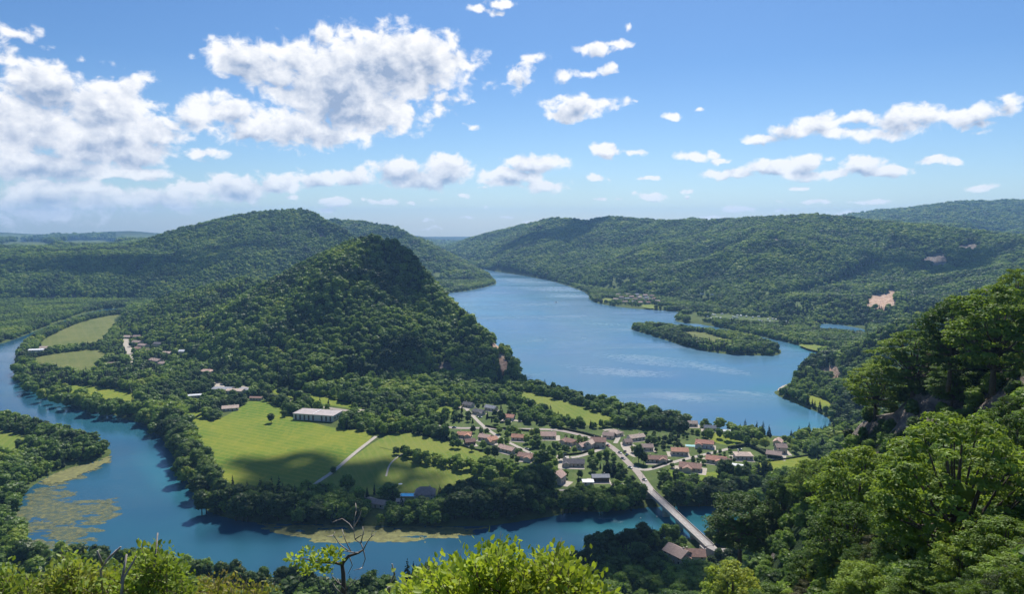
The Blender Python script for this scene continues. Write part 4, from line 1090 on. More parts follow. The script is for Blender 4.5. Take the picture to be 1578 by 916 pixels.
# left hamlet
GH = 'houses of the left hamlet'
for (px, py, L, Wd, a, rf, lb, kw) in [
    (319,573,12,10,-10,'pink','pale pink hip roofed house alone at the wood edge',dict(hip=3,h=4,wall='wall_white')),
    (241,555,16,9,-30,'oldbrown','dark barn with long brown roof in the left hamlet',{}),
    (256,560,15,9,-15,'oldbrown','brown roofed farmhouse with white end wall in the left hamlet',dict(wall='wall_white')),
    (246,532,14,8,-8,'dark','dark roofed house under the trees at the top of the left hamlet',{}),
    (258,544,10,8,-5,'beige','small pale roofed house right of the hamlet barns',{}),
    (282,547,8,6,0,'white','white roofed shed in the wood right of the hamlet',dict(chimney=False)),
    (212,527,13,8,-20,'oldbrown','first brown roof in the hamlet row, nearest the meadows',{}),
    (221,532,13,8,-24,'oldbrown','second brown roof in the hamlet row, middle of the cluster',{}),
    (214,537,12,8,-30,'brown','brown roofed house beside the pale bare ground',{}),
    (226,540,13,8,-28,'brown','brown roofed house above the dark barn in the hamlet',{}),
    (198,519,11,7,-10,'beige','pale roofed house at the top of the bare ground',{}),
    (212,519,11,7,-10,'oldbrown','grey brown house at the far end of the left hamlet',{}),
    (171,561,12,8,20,'oldbrown','brown roofed house alone in trees left of the hamlet',{}),
    (344,600,18,10,-8,'grey','light grey roofed workshop at the pale yard',dict(h=4,rise=1.2,chimney=False)),
    (363,602,16,9,-8,'beige','long tan roofed shed right of the workshop',dict(h=3.5,rise=1.2,chimney=False)),
    (377,600,10,8,-12,'grey','grey roofed garage near the start of the main road',dict(chimney=False,rise=1)),
    (301,609,14,5,18,'white','pale long roof half hidden in trees above the river wood',dict(chimney=False,rise=.9)),
    (355,628,13,8,20,'beige','tan roofed house in the dark hedge at the top of the big meadow',{}),
    (395,613,11,4,-5,'brown','low brown shed at the corner of the big meadow',dict(chimney=False,rise=1)),
    (57,541,16,9,15,'white','white building standing by the upstream river',dict(h=5,rise=1,wall='wall_white')),
    (68,536,9,7,15,'beige','pale annex right of the white riverside building',dict(wall='wall_white'))]:
    house(px, py, L * 1.25, Wd * 1.25, a, rf, lb, group=GH, **kw)
# far lakeside village: small but each a house
GF = 'houses of the far lakeside village'
far = [(958,459),(966,461),(973,458),(979,462),(985,459),(990,463),(996,460),(1002,463),(1008,461),(1013,465),(963,466),(975,466),(986,467),(998,467),(953,455),(968,455),(981,455),(994,456),(1005,457),(949,462)]
FARW = [ORD[sorted(range(20), key=lambda k: far[k][0]).index(i)] + ' from the left' for i in range(20)]
WORDS = ['red brown','grey','pale pink','dark brown','beige']
for i, (px, py) in enumerate(far):
    house(px, py, 12, 8, -20 + (i * 37) % 50, ['oldbrown','grey','pink','brown','beige'][i % 5], 'small %s roofed house, %s in the far lakeside village' % (WORDS[i % 5], FARW[i]), group=GF, detail=False, h=4.5, rise=2.4)
# ------------------------------------------------------------------ white industrial hall beside the big meadow
def hall():
    x, y = G3(490, 645, FLAT); HOUSE_XY.append((x, y, 26)); HOUSE_XY.append((x + 14, y + 8, 16))
    t = thing('industrial_hall', 'long flat roofed white hall with dark upright bands at the edge of the big meadow', 'hall', (x, y, FLAT), R(-13))
    L, Wd, h = 44, 20, 6.2
    part('wall', [box(-L/2, -Wd/2, -.5, L/2, Wd/2, h)], M['wall_white'], t)
    part('roof', [box(-L/2 - .5, -Wd/2 - .5, h + .003, L/2 + .5, Wd/2 + .5, h + .35)], M['hall_roof'], t)
    part('roof_ridge', [box(-1.0, -Wd/2 + .6, h + .353, -.2, Wd/2 - .6, h + .75)], M['white_paint'], t)
    for i in range(9):
        xx = -L/2 + 3 + i * (L - 6) / 8
        if i in (5,): continue
        part('dark_panel', [box(xx - .9, -Wd/2 - .08, .3, xx + .9, -Wd/2 + .02, h - .9)], M['wall_wood'], t)
    for i in range(3):
        yy = -6 + i * 6
        part('window', [box(L/2 - .02, yy - 1.2, 2.4, L/2 + .07, yy + 1.2, 4.2)], M['glass_dark'], t)
    part('loading_door', [box(L/2 - .02, 7.4, 0, L/2 + .1, 9.6, 3.6)], M['shutter'], t)
M['hall_roof'] = simple('pale_flat_roof', (.42, .37, .36), .9, .15, .25)
hall()
# ------------------------------------------------------------------ swimming pool
M['pool'] = simple('pool_water', (.05, .50, .80), .06, .06, 1.5, spec=.6)
def pool():
    x, y = G3(629, 764, FLAT); HOUSE_XY.append((x, y, 9))
    t = thing('swimming_pool', 'bright blue swimming pool with pale rim beside the brown stone house', 'pool', (x, y, FLAT), 0)
    part('rim', [box(-6.4, -3.6, .03, 6.4, -3, .45), box(-6.4, 3, .03, 6.4, 3.6, .45), box(-6.4, -3, .03, -5.8, 3, .45), box(5.8, -3, .03, 6.4, 3, .45)], M['gravel'], t)
    part('water', [box(-5.8, -3, .03, 5.8, 3, .3)], M['pool'], t)
    w = link('garden_wall', mk_mesh('garden_wall', *box(0, -6, -.5, .5, 4, 1.6), [M['white_paint']]), None, (x + 7.2, y, FLAT), 0, label='short white wall between the pool and the stone house', category='wall')
    px_, py_ = G3(617, 751, FLAT)
    u = thing('parasol', 'white parasol on the grass above the swimming pool', 'parasol', (px_, py_, FLAT))
    part('pole', [tube([(0, 0, 0), (0, 0, 2.6)], [.04, .04], 5)], M['bark'], u)
    n = 8; V = [(0, 0, 2.9)] + [(1.6 * math.cos(i * 6.283 / n), 1.6 * math.sin(i * 6.283 / n), 2.3) for i in range(n)] + [(1.55 * math.cos(i * 6.283 / n), 1.55 * math.sin(i * 6.283 / n), 2.2) for i in range(n)] + [(0, 0, 2.8)]
    F = [(0, 1 + i, 1 + (i + 1) % n) for i in range(n)] + [(1 + i, 9 + i, 9 + (i + 1) % n, 1 + (i + 1) % n) for i in range(n)] + [(17, 9 + (i + 1) % n, 9 + i) for i in range(n)]
    part('canopy', [(V, F)], M['white_paint'], u)
    x2, y2 = G3(1065, 688, FLAT)
    t = thing('swimming_pool', 'small pale turquoise garden pool left of the red roofed white house', 'pool', (x2, y2, FLAT), R(-10))
    part('rim', [box(-5.2, -3.2, .05, 5.2, 3.2, .3)], M['gravel'], t)
    part('water', [box(-4.6, -2.6, .3, 4.6, 2.6, .36)], M['pool2'], t)
    HOUSE_XY.append((x2, y2, 7))
M['pool2'] = simple('covered_pool', (.25, .50, .48), .3, .06, 1.5)
pool()
# ------------------------------------------------------------------ bridge
def bridge():
    a = np.array(G3(1008, 763, 7.5)); b = np.array(G3(1094, 843, 7.5))
    d = b - a; L = float(np.linalg.norm(d)); ang = math.atan2(d[1], d[0])
    t = thing('bridge', 'straight pale road bridge crossing the river on low piers', 'bridge', (a[0], a[1], 0), ang)
    part('deck', [box(-8, -2.8, 6.6, L - 1, 2.8, 7.5)], M['asphalt_light'], t)
    for s in (-1, 1):
        y0, y1 = (2.8, 3.1) if s > 0 else (-3.1, -2.8)
        part('parapet', [box(-8, y0, 6.4, L - 1, y1, 8.35)], M['concrete'], t)
        part('kerb', [box(-8, s * 2.45 - .34, 7.503, L - 1, s * 2.45 + .34, 7.65)], M['concrete'], t)
    part('centre_line', [box(-6 + i * 6.0, -.07, 7.503, -3 + i * 6.0, .07, 7.51) for i in range(int(L / 6) + 1)], M['white_paint'], t)
    for k in range(1, 4):
        xx = L * k / 4
        part('pier', [box(xx - .9, -2.4, -4, xx + .9, 2.4, 5.9), box(xx - 1.3, -2.9, 5.9, xx + 1.3, 2.9, 6.59)], M['concrete'], t)
    for xx in (-7, L - 2):
        part('abutment', [box(xx - 3, -4.4, -3, xx + 3, 4.4, 6.55)], M['concrete'], t)
    for s in (-1, 1):
        part('girder', [box(-6, s * 1.9 - .3, 5.7, L, s * 1.9 + .3, 6.585)], M['concrete'], t)
    # approach ramps
    return a, b, ang, L
M['concrete'] = simple('old_concrete', (.40, .36, .32), .9, .2, .6)
M['asphalt_light'] = simple('worn_asphalt', (.34, .31, .29), .9, .14, .5)
BR = bridge()
for _k in range(9):
    _p = np.array(BR[0]) + np.array([math.cos(BR[2]), math.sin(BR[2])]) * BR[3] * _k / 7.5
    HOUSE_XY.append((_p[0], _p[1], 7.5))
def ramp_():
    a, b, ang, L = BR; d = np.array([math.cos(ang), math.sin(ang)]); n = np.array([-d[1], d[0]])
    def strip(pts, w, nm, lb):
        V, F = [], []
        for i, (p, z) in enumerate(pts):
            q = pts[min(i + 1, len(pts) - 1)][0] - pts[max(i - 1, 0)][0]; q = q / np.linalg.norm(q); m = np.array([-q[1], q[0]]) * w / 2
            for sg, zz in ((1, z), (-1, z)): V.append((p[0] + m[0] * sg, p[1] + m[1] * sg, zz))
            for sg, zz in ((1, -1), (-1, -1)): V.append((p[0] + m[0] * sg * 1.9, p[1] + m[1] * sg * 1.9, zz))
        for i in range(len(pts) - 1):
            o = i * 4; F += [(o, o + 4, o + 5, o + 1), (o + 2, o + 6, o + 4, o), (o + 1, o + 5, o + 7, o + 3)]
        link(nm, mk_mesh(nm, V, F, [M['asphalt_light']]), kind='structure', label=lb)
    p0 = a - d * 8; p1 = np.array(G3(1000, 752, FLAT)); p2 = np.array(G3(992, 742, FLAT))
    strip([(p0, 7.4), (p0 * .5 + p1 * .5, 5.6), (p1, 3.6), (p2, 3.1)], 5.2, 'road_ramp', 'road embankment rising to the bridge from the village')
    q0 = b - d * .9; q1 = q0 + d * 5 + np.array([2.0, 0]); q2 = q1 + np.array([10.0, 2.0])
    strip([(q0, 7.4), (q1, 6.9), (q2, 6.2)], 5.2, 'road_ramp', 'road leaving the bridge on the near bank')
ramp_()
# ------------------------------------------------------------------ small things
def car_shapes():
    body = [(-2.1,-.85,.35),(2.1,-.85,.35),(2.1,.85,.35),(-2.1,.85,.35),(-2.15,-.85,.85),(2.1,-.85,.8),(2.1,.85,.8),(-2.15,.85,.85)]
    cab = [(-1.5,-.78,.84),(1.0,-.78,.82),(1.0,.78,.82),(-1.5,.78,.84),(-1.2,-.62,1.42),(.35,-.62,1.42),(.35,.62,1.42),(-1.2,.62,1.42)]
    Fb = box(0,0,0,1,1,1)[1]
    return (body, Fb), (cab, Fb)
CARM = {k: simple('car_paint_' + k, c, .35, .03, 1, spec=.6) for k, c in dict(white=(.75,.75,.74), dark=(.03,.035,.045), grey=(.3,.31,.33), red=(.4,.05,.04), blue=(.06,.12,.3)).items()}
def car(px, py, ang, k, label, z=FLAT + .14):
    x, y = G3(px, py, z); bd, cb = car_shapes()
    t = thing('parked_car', label, 'car', (x, y, z), R(ang), 'cars in the village')
    part('body', [bd], CARM[k], t); part('cabin', [cb], M['glass_dark'], t)
    for sx in (-1.3, 1.3):
        for sy in (-.8, .8): part('wheel', [tube([(sx, sy - .1, .33), (sx, sy + .1, .33)], [.33, .33], 8)], CARM['dark'], t)
for a in [(963,697,60,'dark','dark car parked on the square beside the main road'),(971,722,-48,'white','white car driving down the main road beside the tall spruce'),(960,708,-50,'grey','grey car on the main road before the junction'),
          (993,741,-55,'white','white car on the main road just before the river trees'),(869,706,20,'white','white car on the concrete forecourt'),(1028,711,15,'white','white car in front of the long dark brown roof'),
          (740,644,0,'white','boxy white car in front of the dark slate house'),(801,651,10,'grey','grey car below the red roofed cottage'),(700,660,-4,'blue','blue car on the road at the left village entrance'),
          (1140,694,20,'white','white car at the end of the side road'),(330,633,10,'white','left white car on the clearing in the dark hedge'),(319,633,0,'white','outer white car beside the clearing in the hedge'),(876,692,-20,'red','red car in the garden drive of the village centre'),(955,699,-50,'white','white car at the upper curb of the main road'),(966,702,62,'blue','blue car parked nearest the junction on the square'),(1092,700,12,'dark','dark car on the side road by the red roofed house'),(812,693,-35,'white','white car on the sloping lane by the brown gabled house'),(937,688,-60,'red','red car at the road bend beside the tall cream house'),(880,716,15,'dark','dark car beside the white one on the concrete forecourt')]: car(*a)
def caravan_all():
    rg = random.Random(5); bd = box(-3, -1.3, .5, 3, 1.3, 2.9)
    proto = mk_mesh('caravan_body', *join([([(-3,-1.3,.5),(3,-1.3,.5),(3,1.3,.5),(-3,1.3,.5),(-2.7,-1.2,2.9),(2.6,-1.2,2.9),(2.6,1.2,2.9),(-2.7,1.2,2.9)], bd[1]), box(-.4, -.3, .1, .4, .3, .5)]), [M['white_paint']])
    for i in range(46):
        px, py = rg.uniform(1090, 1218), 0; py = 486 + (px - 1092) / 120 * 8 + rg.uniform(-3, 6)
        x, y = G3(px, py, FLAT); 
        o = link('caravan', proto, None, (x, y, FLAT + .1), rg.uniform(0, 3.1), label='small white caravan on the campsite across the lake', category='caravan', group='caravans of the campsite')
        o.scale = (1.0, 1.0, .9)
    for i, (px, py) in enumerate([(1070,466),(1076,468),(1082,465),(1090,469),(1098,467),(1104,470),(1112,468),(1066,470),(1120,471)]):
        x, y = G3(px, py, FLAT)
        o = link('caravan', proto, None, (x, y, max(FLAT, ground(x, y))), rg.uniform(0, 3.1), label='tiny white holiday cabin in the orchard left of the campsite', category='caravan', group='white cabins above the campsite'); o.scale = (1.8, 1.8, 1.4)
caravan_all()
def buoy(px, py, label):
    x, y = G3(px, py, 0)
    V, F = ICO1[0] * .55, [tuple(dict.fromkeys(f)) for f in ICO1[1].tolist()]
    link('buoy', mk_mesh('buoy', V + np.array([0, 0, .35]), F, [M['white_paint']], smooth=True), None, (x, y, 0), label=label, category='buoy')
buoy(987, 800, 'left white buoy floating between glitter and bridge'); buoy(1012, 798, 'right white buoy floating close to the bridge'); buoy(292, 771, 'single tiny buoy in the river bend below the big meadow')
def boat():
    x, y = G3(857, 467, 0)
    t = thing('motor_boat', 'tiny white motor boat out on the lake', 'boat', (x, y, 0), R(20))
    part('hull', [([(-4, -1.4, -.2), (3, -1.4, -.2), (5, 0, .3), (3, 1.4, -.2), (-4, 1.4, -.2), (-4, -1.6, 1), (3, -1.6, 1.1), (5.6, 0, 1.4), (3, 1.6, 1.1), (-4, 1.6, 1)], [(4, 3, 2, 1, 0), (5, 6, 7, 8, 9), (0, 1, 6, 5), (1, 2, 7, 6), (2, 3, 8, 7), (3, 4, 9, 8), (4, 0, 5, 9)])], M['white_paint'], t)
    part('cabin', [box(-1.5, -1, 1, 1.5, 1, 2.2)], M['glass_dark'], t)
boat()
# clipped hedges of the right quarter
M['hedge'] = mat_leaf('hedge_leaf', [(0, (.012, .022, .010)), (1, (.025, .045, .014))], trans=.1, patch=.3)
def hedge(pts, w, h, label):
    P = np.array([G3(a, b, FLAT) for a, b in pts]); parts = []; rg = np.random.default_rng(len(pts) + int(pts[0][0]))
    C, N = [], []
    for i in range(len(P) - 1):
        d = P[i + 1] - P[i]; L = np.linalg.norm(d); u = d / L; n = np.array([-u[1], u[0]])
        c = P[i] + d / 2; V, F = box(-L/2 - w/2, -w/2, 0, L/2 + w/2, w/2, h - .1 + i * .012)
        V = [(c[0] + p[0] * u[0] + p[1] * n[0], c[1] + p[0] * u[1] + p[1] * n[1], FLAT - .2 + p[2]) for p in V]; parts.append((V, F))
        k = int(L * 14)
        s = rg.uniform(-L/2, L/2, k); q = rg.uniform(-w/2, w/2, k); zz = rg.uniform(.2, h, k)
        face = rg.integers(0, 3, k); q = np.where(face == 0, -w/2, np.where(face == 1, w/2, q)); zz = np.where(face == 2, h, zz)
        C.append(np.stack([c[0] + s * u[0] + q * n[0], c[1] + s * u[1] + q * n[1], FLAT + zz - .2], 1)); N.append(rg.normal(size=(k, 3)))
    C = np.concatenate(C); N = unit(np.concatenate(N)); LV, LF = leaf_quads(C, N, rg.uniform(.2, .38, len(C)), rg)
    parts.append((LV, LF.tolist())); V, F = join(parts)
    link('hedge', mk_mesh('hedge', V, F, [M['hedge']]), label=label, category='hedge')
hedge([(1124,692),(1136,690),(1152,687)], 2.2, 2.6, 'dark clipped hedge above the hip roofed house')
hedge([(1152,687),(1170,696),(1186,706),(1202,708)], 2.4, 2.8, 'long dark clipped hedge running down beside the end houses')
hedge([(1180,712),(1200,710),(1225,706),(1250,702)], 1.2, 1.2, 'low trimmed hedge along the yellow green field')
hedge([(670,672),(690,678),(706,684)], 2.2, 2.4, 'pale edged hedge between the mown meadow and the first gardens')
hedge([(706,686),(725,692),(742,696)], 1.2, 1.4, 'low hedge below the first orange roofs')
hedge([(750,645),(765,645),(778,646)], 1.4, 1.8, 'short dark hedge above the village crossing')
hedge([(749,658),(765,661),(785,662),(800,664),(825,666)], 1.4, 1.8, 'dark hedge along the upper side of the main road')
hedge([(870,703),(895,700),(915,694)], 1.2, 1.6, 'hedge along the short lane in the village centre')
hedge([(1006,722),(1020,717),(1035,712)], 1.4, 1.7, 'curved hedge below the long dark brown roof')
hedge([(848,657),(862,661),(880,665),(900,669),(925,676)], 1.6, 2.0, 'hedge above the main road near the slope meadow')
hedge([(388,612),(396,610),(402,608)], 3.0, 3.2, 'dark thick hedge at the upper corner of the big meadow')
hedge([(408,613),(417,616)], 3.0, 2.6, 'dark thick hedge block across the road from the big meadow corner')
hedge([(1040,678),(1050,688),(1058,697)], 1.4, 1.8, 'diagonal dark hedge beside the small garden pool')
hedge([(282,652),(296,648),(310,640)], 1.6, 1.8, 'hedge at the far left corner of the big meadow')
# street lamps / poles
def lamp_post(px, py, label, h=8):
    x, y = G3(px, py, FLAT); t = thing('street_lamp', label, 'street lamp', (x, y, FLAT), R(30), 'street lamps of the village')
    part('pole', [tube([(0, 0, 0), (0, 0, h)], [.12, .08], 6)], M['concrete'], t)
    part('lamp_head', [tube([(0, 0, h), (1.2, 0, h + .25)], [.06, .05], 5), box(1.1, -.15, h + .15, 1.9, .15, h + .32)], M['concrete'], t)
for a in [(943,690,'street lamp at the upper bend of the main road'),(958,704,'street lamp beside the parking square'),(974,724,'street lamp at the side road junction'),(990,742,'street lamp where the road nears the river'),(1026,722,'street lamp on the side road below the brown roofs'),(839,688,'street lamp between garden trees in the village middle'),(897,716,'street lamp beside the concrete forecourt'),(781,758,'lone post at the lower edge of the mown meadow')]: lamp_post(*a)

# ------------------------------------------------------------------ village garden trees
def house_clear(x, y, extra=0.0):
    r = np.ones(np.shape(x), bool)
    for hx, hy, hr in HOUSE_XY: r &= np.hypot(x - hx, y - hy) > hr + extra
    return r
def front_clear(x, y, h):
    """keeps tall crowns from standing right in front of a house"""
    r = np.ones(np.shape(x), bool)
    for hx, hy, hr in HOUSE_XY:
        k = math.hypot(hx, hy); ux, uy = hx / k, hy / k
        d = (hx - x) * ux + (hy - y) * uy; l = np.abs((hx - x) * uy - (hy - y) * ux)
        r &= ~((d > 0) & (d < hr + h * 2.0) & (l < hr * .8))
    return r
def fill(poly, n, h, zkey, kinds, zk=None, seed=0, base=FLAT, gap=4.0, clear_front=True, wf=(.9, 1.2)):
    rg = np.random.default_rng(seed); P = GP(poly, base); x0, y0 = P.min(0); x1, y1 = P.max(0)
    got = []
    for _ in range(n * 40):
        if len(got) >= n: break
        x, y = rg.uniform(x0, x1), rg.uniform(y0, y1); X, Y = np.array([x]), np.array([y])
        if not inside(X, Y, P)[0] or on_road(X, Y, 3.0)[0] or not house_clear(X, Y, 1.5)[0]: continue
        if any((x - a) ** 2 + (y - b) ** 2 < gap * gap for a, b in got): continue
        hh = rg.uniform(*h)
        if clear_front and hh > 4 and not front_clear(X, Y, hh)[0]: continue
        got.append((x, y)); put_tree(x, y, hh, kinds[rg.integers(len(kinds))], zkey, rg.uniform(*wf))
fill([(690,652),(715,630),(745,624),(790,628),(840,655),(700,655)], 46, (5, 9), 'vil', 'bbbc', seed=1)
fill([(690,690),(700,664),(830,668),(850,700),(800,730),(760,705)], 34, (5, 9), 'vil', 'bbb', seed=2)
fill([(800,735),(845,700),(900,715),(980,730),(990,752),(850,760)], 40, (5, 10), 'vil', 'bbbc', seed=3)
fill([(840,668),(900,680),(930,695),(960,715),(900,705),(850,695)], 22, (4, 8), 'vil', 'bbb', seed=4)
fill([(955,672),(1060,670),(1060,700),(1000,715),(975,700)], 26, (4, 8), 'vil', 'bbb', seed=5)
fill([(1060,675),(1100,690),(1200,712),(1140,720),(1010,725),(1000,715),(1090,700)], 22, (3, 6), 'vil', 'bb', seed=6)
fill([(1205,680),(1250,688),(1256,700),(1215,700)], 20, (5, 8), 'vil', 'bbb', seed=7)
fill([(775,628),(830,640),(900,660),(860,662),(800,648)], 34, (6, 10), 'vil', 'bb', seed=8, clear_front=False)

# ------------------------------------------------------------------ trees of the mountainside at the right (photo column, top row, distance, crown width in photo pixels)
NEARL = [
 (1485,645,52,270,1,'large light green tree spreading over the lower right, its limbs showing dark'),
 (1330,690,100,150,0,'broad leafy tree left of the large light green tree'),
 (1308,776,88,125,1,'round topped tree with sunlit crown in front of the scrubby gully'),
 (1412,512,188,130,2,'flat topped light green tree on the cliff edge left of the upper group'),
 (1352,560,198,95,2,'layered light green tree overhanging the dark cliff'),
 (1470,462,160,110,0,'dark crowned tree on the crest left of the right edge'),
 (1540,440,135,150,0,'yellow green tree on the crest near the right edge'),
 (1568,415,170,70,2,'highest tree of the right slope, cut by the picture edge'),
 (1500,500,176,120,3,'bright leafy tree below the crest trees'),
 (1556,548,160,110,2,'pale leaved tree above the dark cliff at the right edge'),
 (1470,560,168,80,3,'half shaded tree standing in the dark cliff hollow'),
 (1552,800,42,130,3,'pale green bushy tree at the right edge, lower corner'),
 (1492,835,44,110,1,'rounded light green tree left of the lower corner tree'),
 (1425,882,46,110,1,'low yellowish tree at the bottom edge, far right'),
 (1575,860,34,120,3,'bright green tree filling the lower right corner'),
 (1330,870,62,90,3,'small bright green tree at the bottom edge'),
 (1255,850,92,90,1,'dull green tree beside the grey scrub at the bottom'),
 (1130,868,120,120,3,'leafy tree at the bottom edge below the riverside house'),
 (1195,905,105,100,0,'dark tree at the bottom edge right of the leafy tree'),
 (1143,762,205,112,3,'big dark round tree hiding the near end of the bridge'),
 (1190,775,215,80,1,'dark tree right behind the big round bridge tree'),
 (1255,710,185,80,1,'green tree on the shoulder above the bridge tree'),
 (1400,690,80,110,0,'leafy tree wedged between the two broad trees of the right slope'),
 (1570,640,70,110,0,'dark tree behind the large light green tree at the right edge'),
 (1390,780,70,90,2,'shaded tree in the gully under the large light green tree'),
 (1210,735,205,70,3,'scrubby dark tree on the lower shoulder'),
]
NEAR_TREES = []
for (px, py, D, wpx, var, lb) in NEARL:
    x, y, zt = AT(px, py, D); gz = ground(x, y); h = min(20.0, max(4.0, zt - gz))
    gz = zt - h if zt - gz > 20.0 else gz
    wm = wpx / FPX * D
    if h > 8.5 and var in (0, 2): var = 3 if var == 0 else 1
    NEAR_TREES.append((x, y, min(gz, zt - 3), zt - min(gz, zt - 3), wm, var, lb, 'x'))
rgn = np.random.default_rng(55)
NF = []
def near_fill():
    for _ in range(20000):
        th = rgn.uniform(R(17), R(52)); r = math.exp(rgn.uniform(math.log(26), math.log(330)))
        x, y = r * math.sin(th), r * math.cos(th); gz = ground(x, y)
        if gz < 7: continue
        px, py = proj(x, y, gz + 2); 
        if py > 1010 and px < 1700: continue
        gap = max(1.6, r * .017)
        if any(abs(x - a) < gap and abs(y - b) < gap for a, b, *_ in NF): continue
        rk = float(tsample(ROCKA, np.array([x]), np.array([y]))[0])
        if rk > .45 and rgn.random() < (.75 if 1290 < px < 1575 and 575 < py < 690 else .6): continue
        h = rgn.uniform(3.0, 6.0) * (1.0 if r > 80 else .7)
        if px < 1640 and not visible(np.array([x]), np.array([y]), gz + h, .03)[0]: continue
        NF.append((x, y, gz - .3, h, h * rgn.uniform(.9, 1.2), int(rgn.integers(4)), None))
near_fill()
ZONES['slope_fill'] = ('scrubby small tree on the steep shaded mountainside at the right', 'scrub trees of the right mountainside')

# ------------------------------------------------------------------ individual trees
LASTO = []
def copy_tree(proto_parts, name, x, y, z, h, wf, rz, label, group, tilt=0.0):
    o = bpy.data.objects.new(name, None); COL.objects.link(o)
    o.location = (x, y, z); o.rotation_euler = (tilt, 0, rz); o.scale = (h * wf, h * wf, h); o.empty_display_size = .5
    LASTO[:] = [o]; o['label'] = label; o['category'] = 'tree'
    if group: o['group'] = group
    for nm, me in proto_parts: 
        c = bpy.data.objects.new(nm, me); COL.objects.link(c); c.parent = o
    return o
def pxof(x, y, z): return float(proj(x, y, z)[0])
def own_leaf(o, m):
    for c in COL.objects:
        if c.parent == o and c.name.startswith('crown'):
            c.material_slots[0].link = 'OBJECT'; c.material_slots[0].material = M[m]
def projected(t): return t[3] / math.hypot(t[0], t[1])
trees = [t for t in TREES if t[4] in 'bp'] ; cons = [t for t in TREES if t[4] == 'c']
trees.sort(key=lambda t: (not t[7], -projected(t))); cons.sort(key=lambda t: (not t[7], -projected(t)))
NB = 215
STUFF_TREES = []
rgt = np.random.default_rng(77)
def spot(x, y):
    """plain words for the nearest landmark"""
    px, py = proj(x, y, FLAT); px, py = float(px), float(py)
    L = [((30,575),'by the upstream river'),((100,505),'beside the dry meadows'),((150,635),'below the small bright meadow'),((235,655),'at the bright gravel shallows'),((282,700),'left of the big meadow'),((305,760),'at the lower left corner of the big meadow'),
         ((390,790),'below the big meadow'),((480,790),'below the bent farm track'),((580,790),'left of the swimming pool'),((660,795),'below the stone pool house'),((735,790),'below the mown meadow'),((820,775),'left of the lone gabled house'),
         ((900,780),'below the white shed'),((985,770),'left of the bridge head'),((1050,765),'right of the bridge head'),((1120,750),'below the large brown roofed house'),((1200,750),'below the yellow green field'),
         ((60,670),'on top of the left peninsula'),((150,698),'at the tip of the left peninsula'),((10,740),'at the left picture edge'),((650,712),'at the left end of the hedgerow'),((740,730),'at the right end of the hedgerow'),
         ((720,650),'near the dark slate houses'),((770,690),'near the orange roofs'),((800,645),'behind the red roofed cottage'),((850,690),'near the faded pink roof'),((900,735),'near the panelled roof'),((960,725),'beside the main road'),((1020,690),'around the orchard'),
         ((1100,705),'along the side road'),((1220,690),'at the right end of the village'),((930,870),'left of the dark lawn'),((1000,880),'below the dark lawn'),((1060,890),'below the riverside house'),((100,875),'below the water weed'),((300,900),'under the sunlit bushes'),((500,925),'under the bare dead tree'),((680,930),'behind the bright bush'),((30,840),'beside the water weed')]
    return min(L, key=lambda e: math.hypot(e[0][0] - px, (e[0][1] - py) * 2))[1]
KL = {'b': ('broadleaf_tree', 'leafy tree'), 'p': ('poplar_tree', 'slim tall tree'), 'c': ('conifer_tree', 'pointed dark conifer')}
LABELLED = []
def word_ord(i, n):
    if n == 1: return ''
    if i < 20: return ORD[i] + ' from the left'
    return ORD[n - 1 - i] + ' from the right' if n - 1 - i < 20 else 'in the thick of the row'
def finish_labels():
    groups = {}
    for o, base, sp, grp, px in LABELLED: groups.setdefault((base, sp), []).append((px, o, grp))
    for (base, sp), L in groups.items():
        L.sort(key=lambda e: e[0])
        for i, (px, o, grp) in enumerate(L):
            w = word_ord(i, len(L))
            o['label'] = base + ' ' + sp + (', ' + w if w else ''); o['group'] = grp
def emit(lst, lim):
    lst = [t for t in lst if t[7] or (house_clear(np.array([t[0]]), np.array([t[1]]), .5)[0] and front_clear(np.array([t[0]]), np.array([t[1]]), t[3] * .8)[0])]
    for k, t in enumerate(lst):
        x, y, z, h, kd, zk, wf, fixed, lb = t
        v = int(rgt.integers(5))
        if k >= lim and not fixed: STUFF_TREES.append(t); continue
        nm, word = KL[kd]
        parts_ = [('crown', MID[v]), ('trunk', MIDT[v])] if kd == 'b' else [('crown', POPC), ('trunk', POPT)] if kd == 'p' else [('crown', CONC[v % 2]), ('trunk', CONT)]
        if lb: label, grp = lb, None
        else:
            sp = spot(x, y); base = {'pen': 'in the peninsula grove', 'vil': 'among the village gardens', 'hedge_a': 'of the meadow hedgerow', 'near_bank': 'on the near bank', 'foot': 'at the foot of the lookout', 'lake_row': 'in the lakeside belt'}.get(zk, 'in the riverside belt')
            base = base.replace('in the riverside belt', 'in the river belt'); label = '%s %s %s' % (word, base, sp); grp = ZONES[zk][1] + (', conifers' if kd == 'c' else ', slim trees' if kd == 'p' else '') + ' ' + sp
        o = copy_tree(parts_, nm, x, y, z, h, wf, rgt.uniform(0, 6.28), label, grp)
        if not lb: LABELLED.append((o, word, sp, word + 's ' + sp, float(proj(x, y, z)[0])))
emit(trees, NB); emit(cons, 120)
for t in NEAR_TREES:
    x, y, z, h, wm, v, lb, _ = t
    wbase = [.85, .8, .95, .7][v]
    copy_tree([('crown', NEARC[v]), ('trunk', NEART[v])], 'broadleaf_tree', x, y, z, h, wm / (h * wbase), rgt.uniform(0, 6.28), lb, None)
    if any(w in lb for w in ('dark crowned', 'big dark', 'dark tree', 'dull', 'shaded', 'scrubby')): own_leaf(LASTO[0], 'leaf_near_dark')  # cloud shade on the bridge tree is put into this darker leaf colour
NF.sort(key=lambda t: (float(proj(t[0], t[1], t[2])[0]) > 1600, -t[3] / math.hypot(t[0], t[1])))
NFREST = NF[90:]
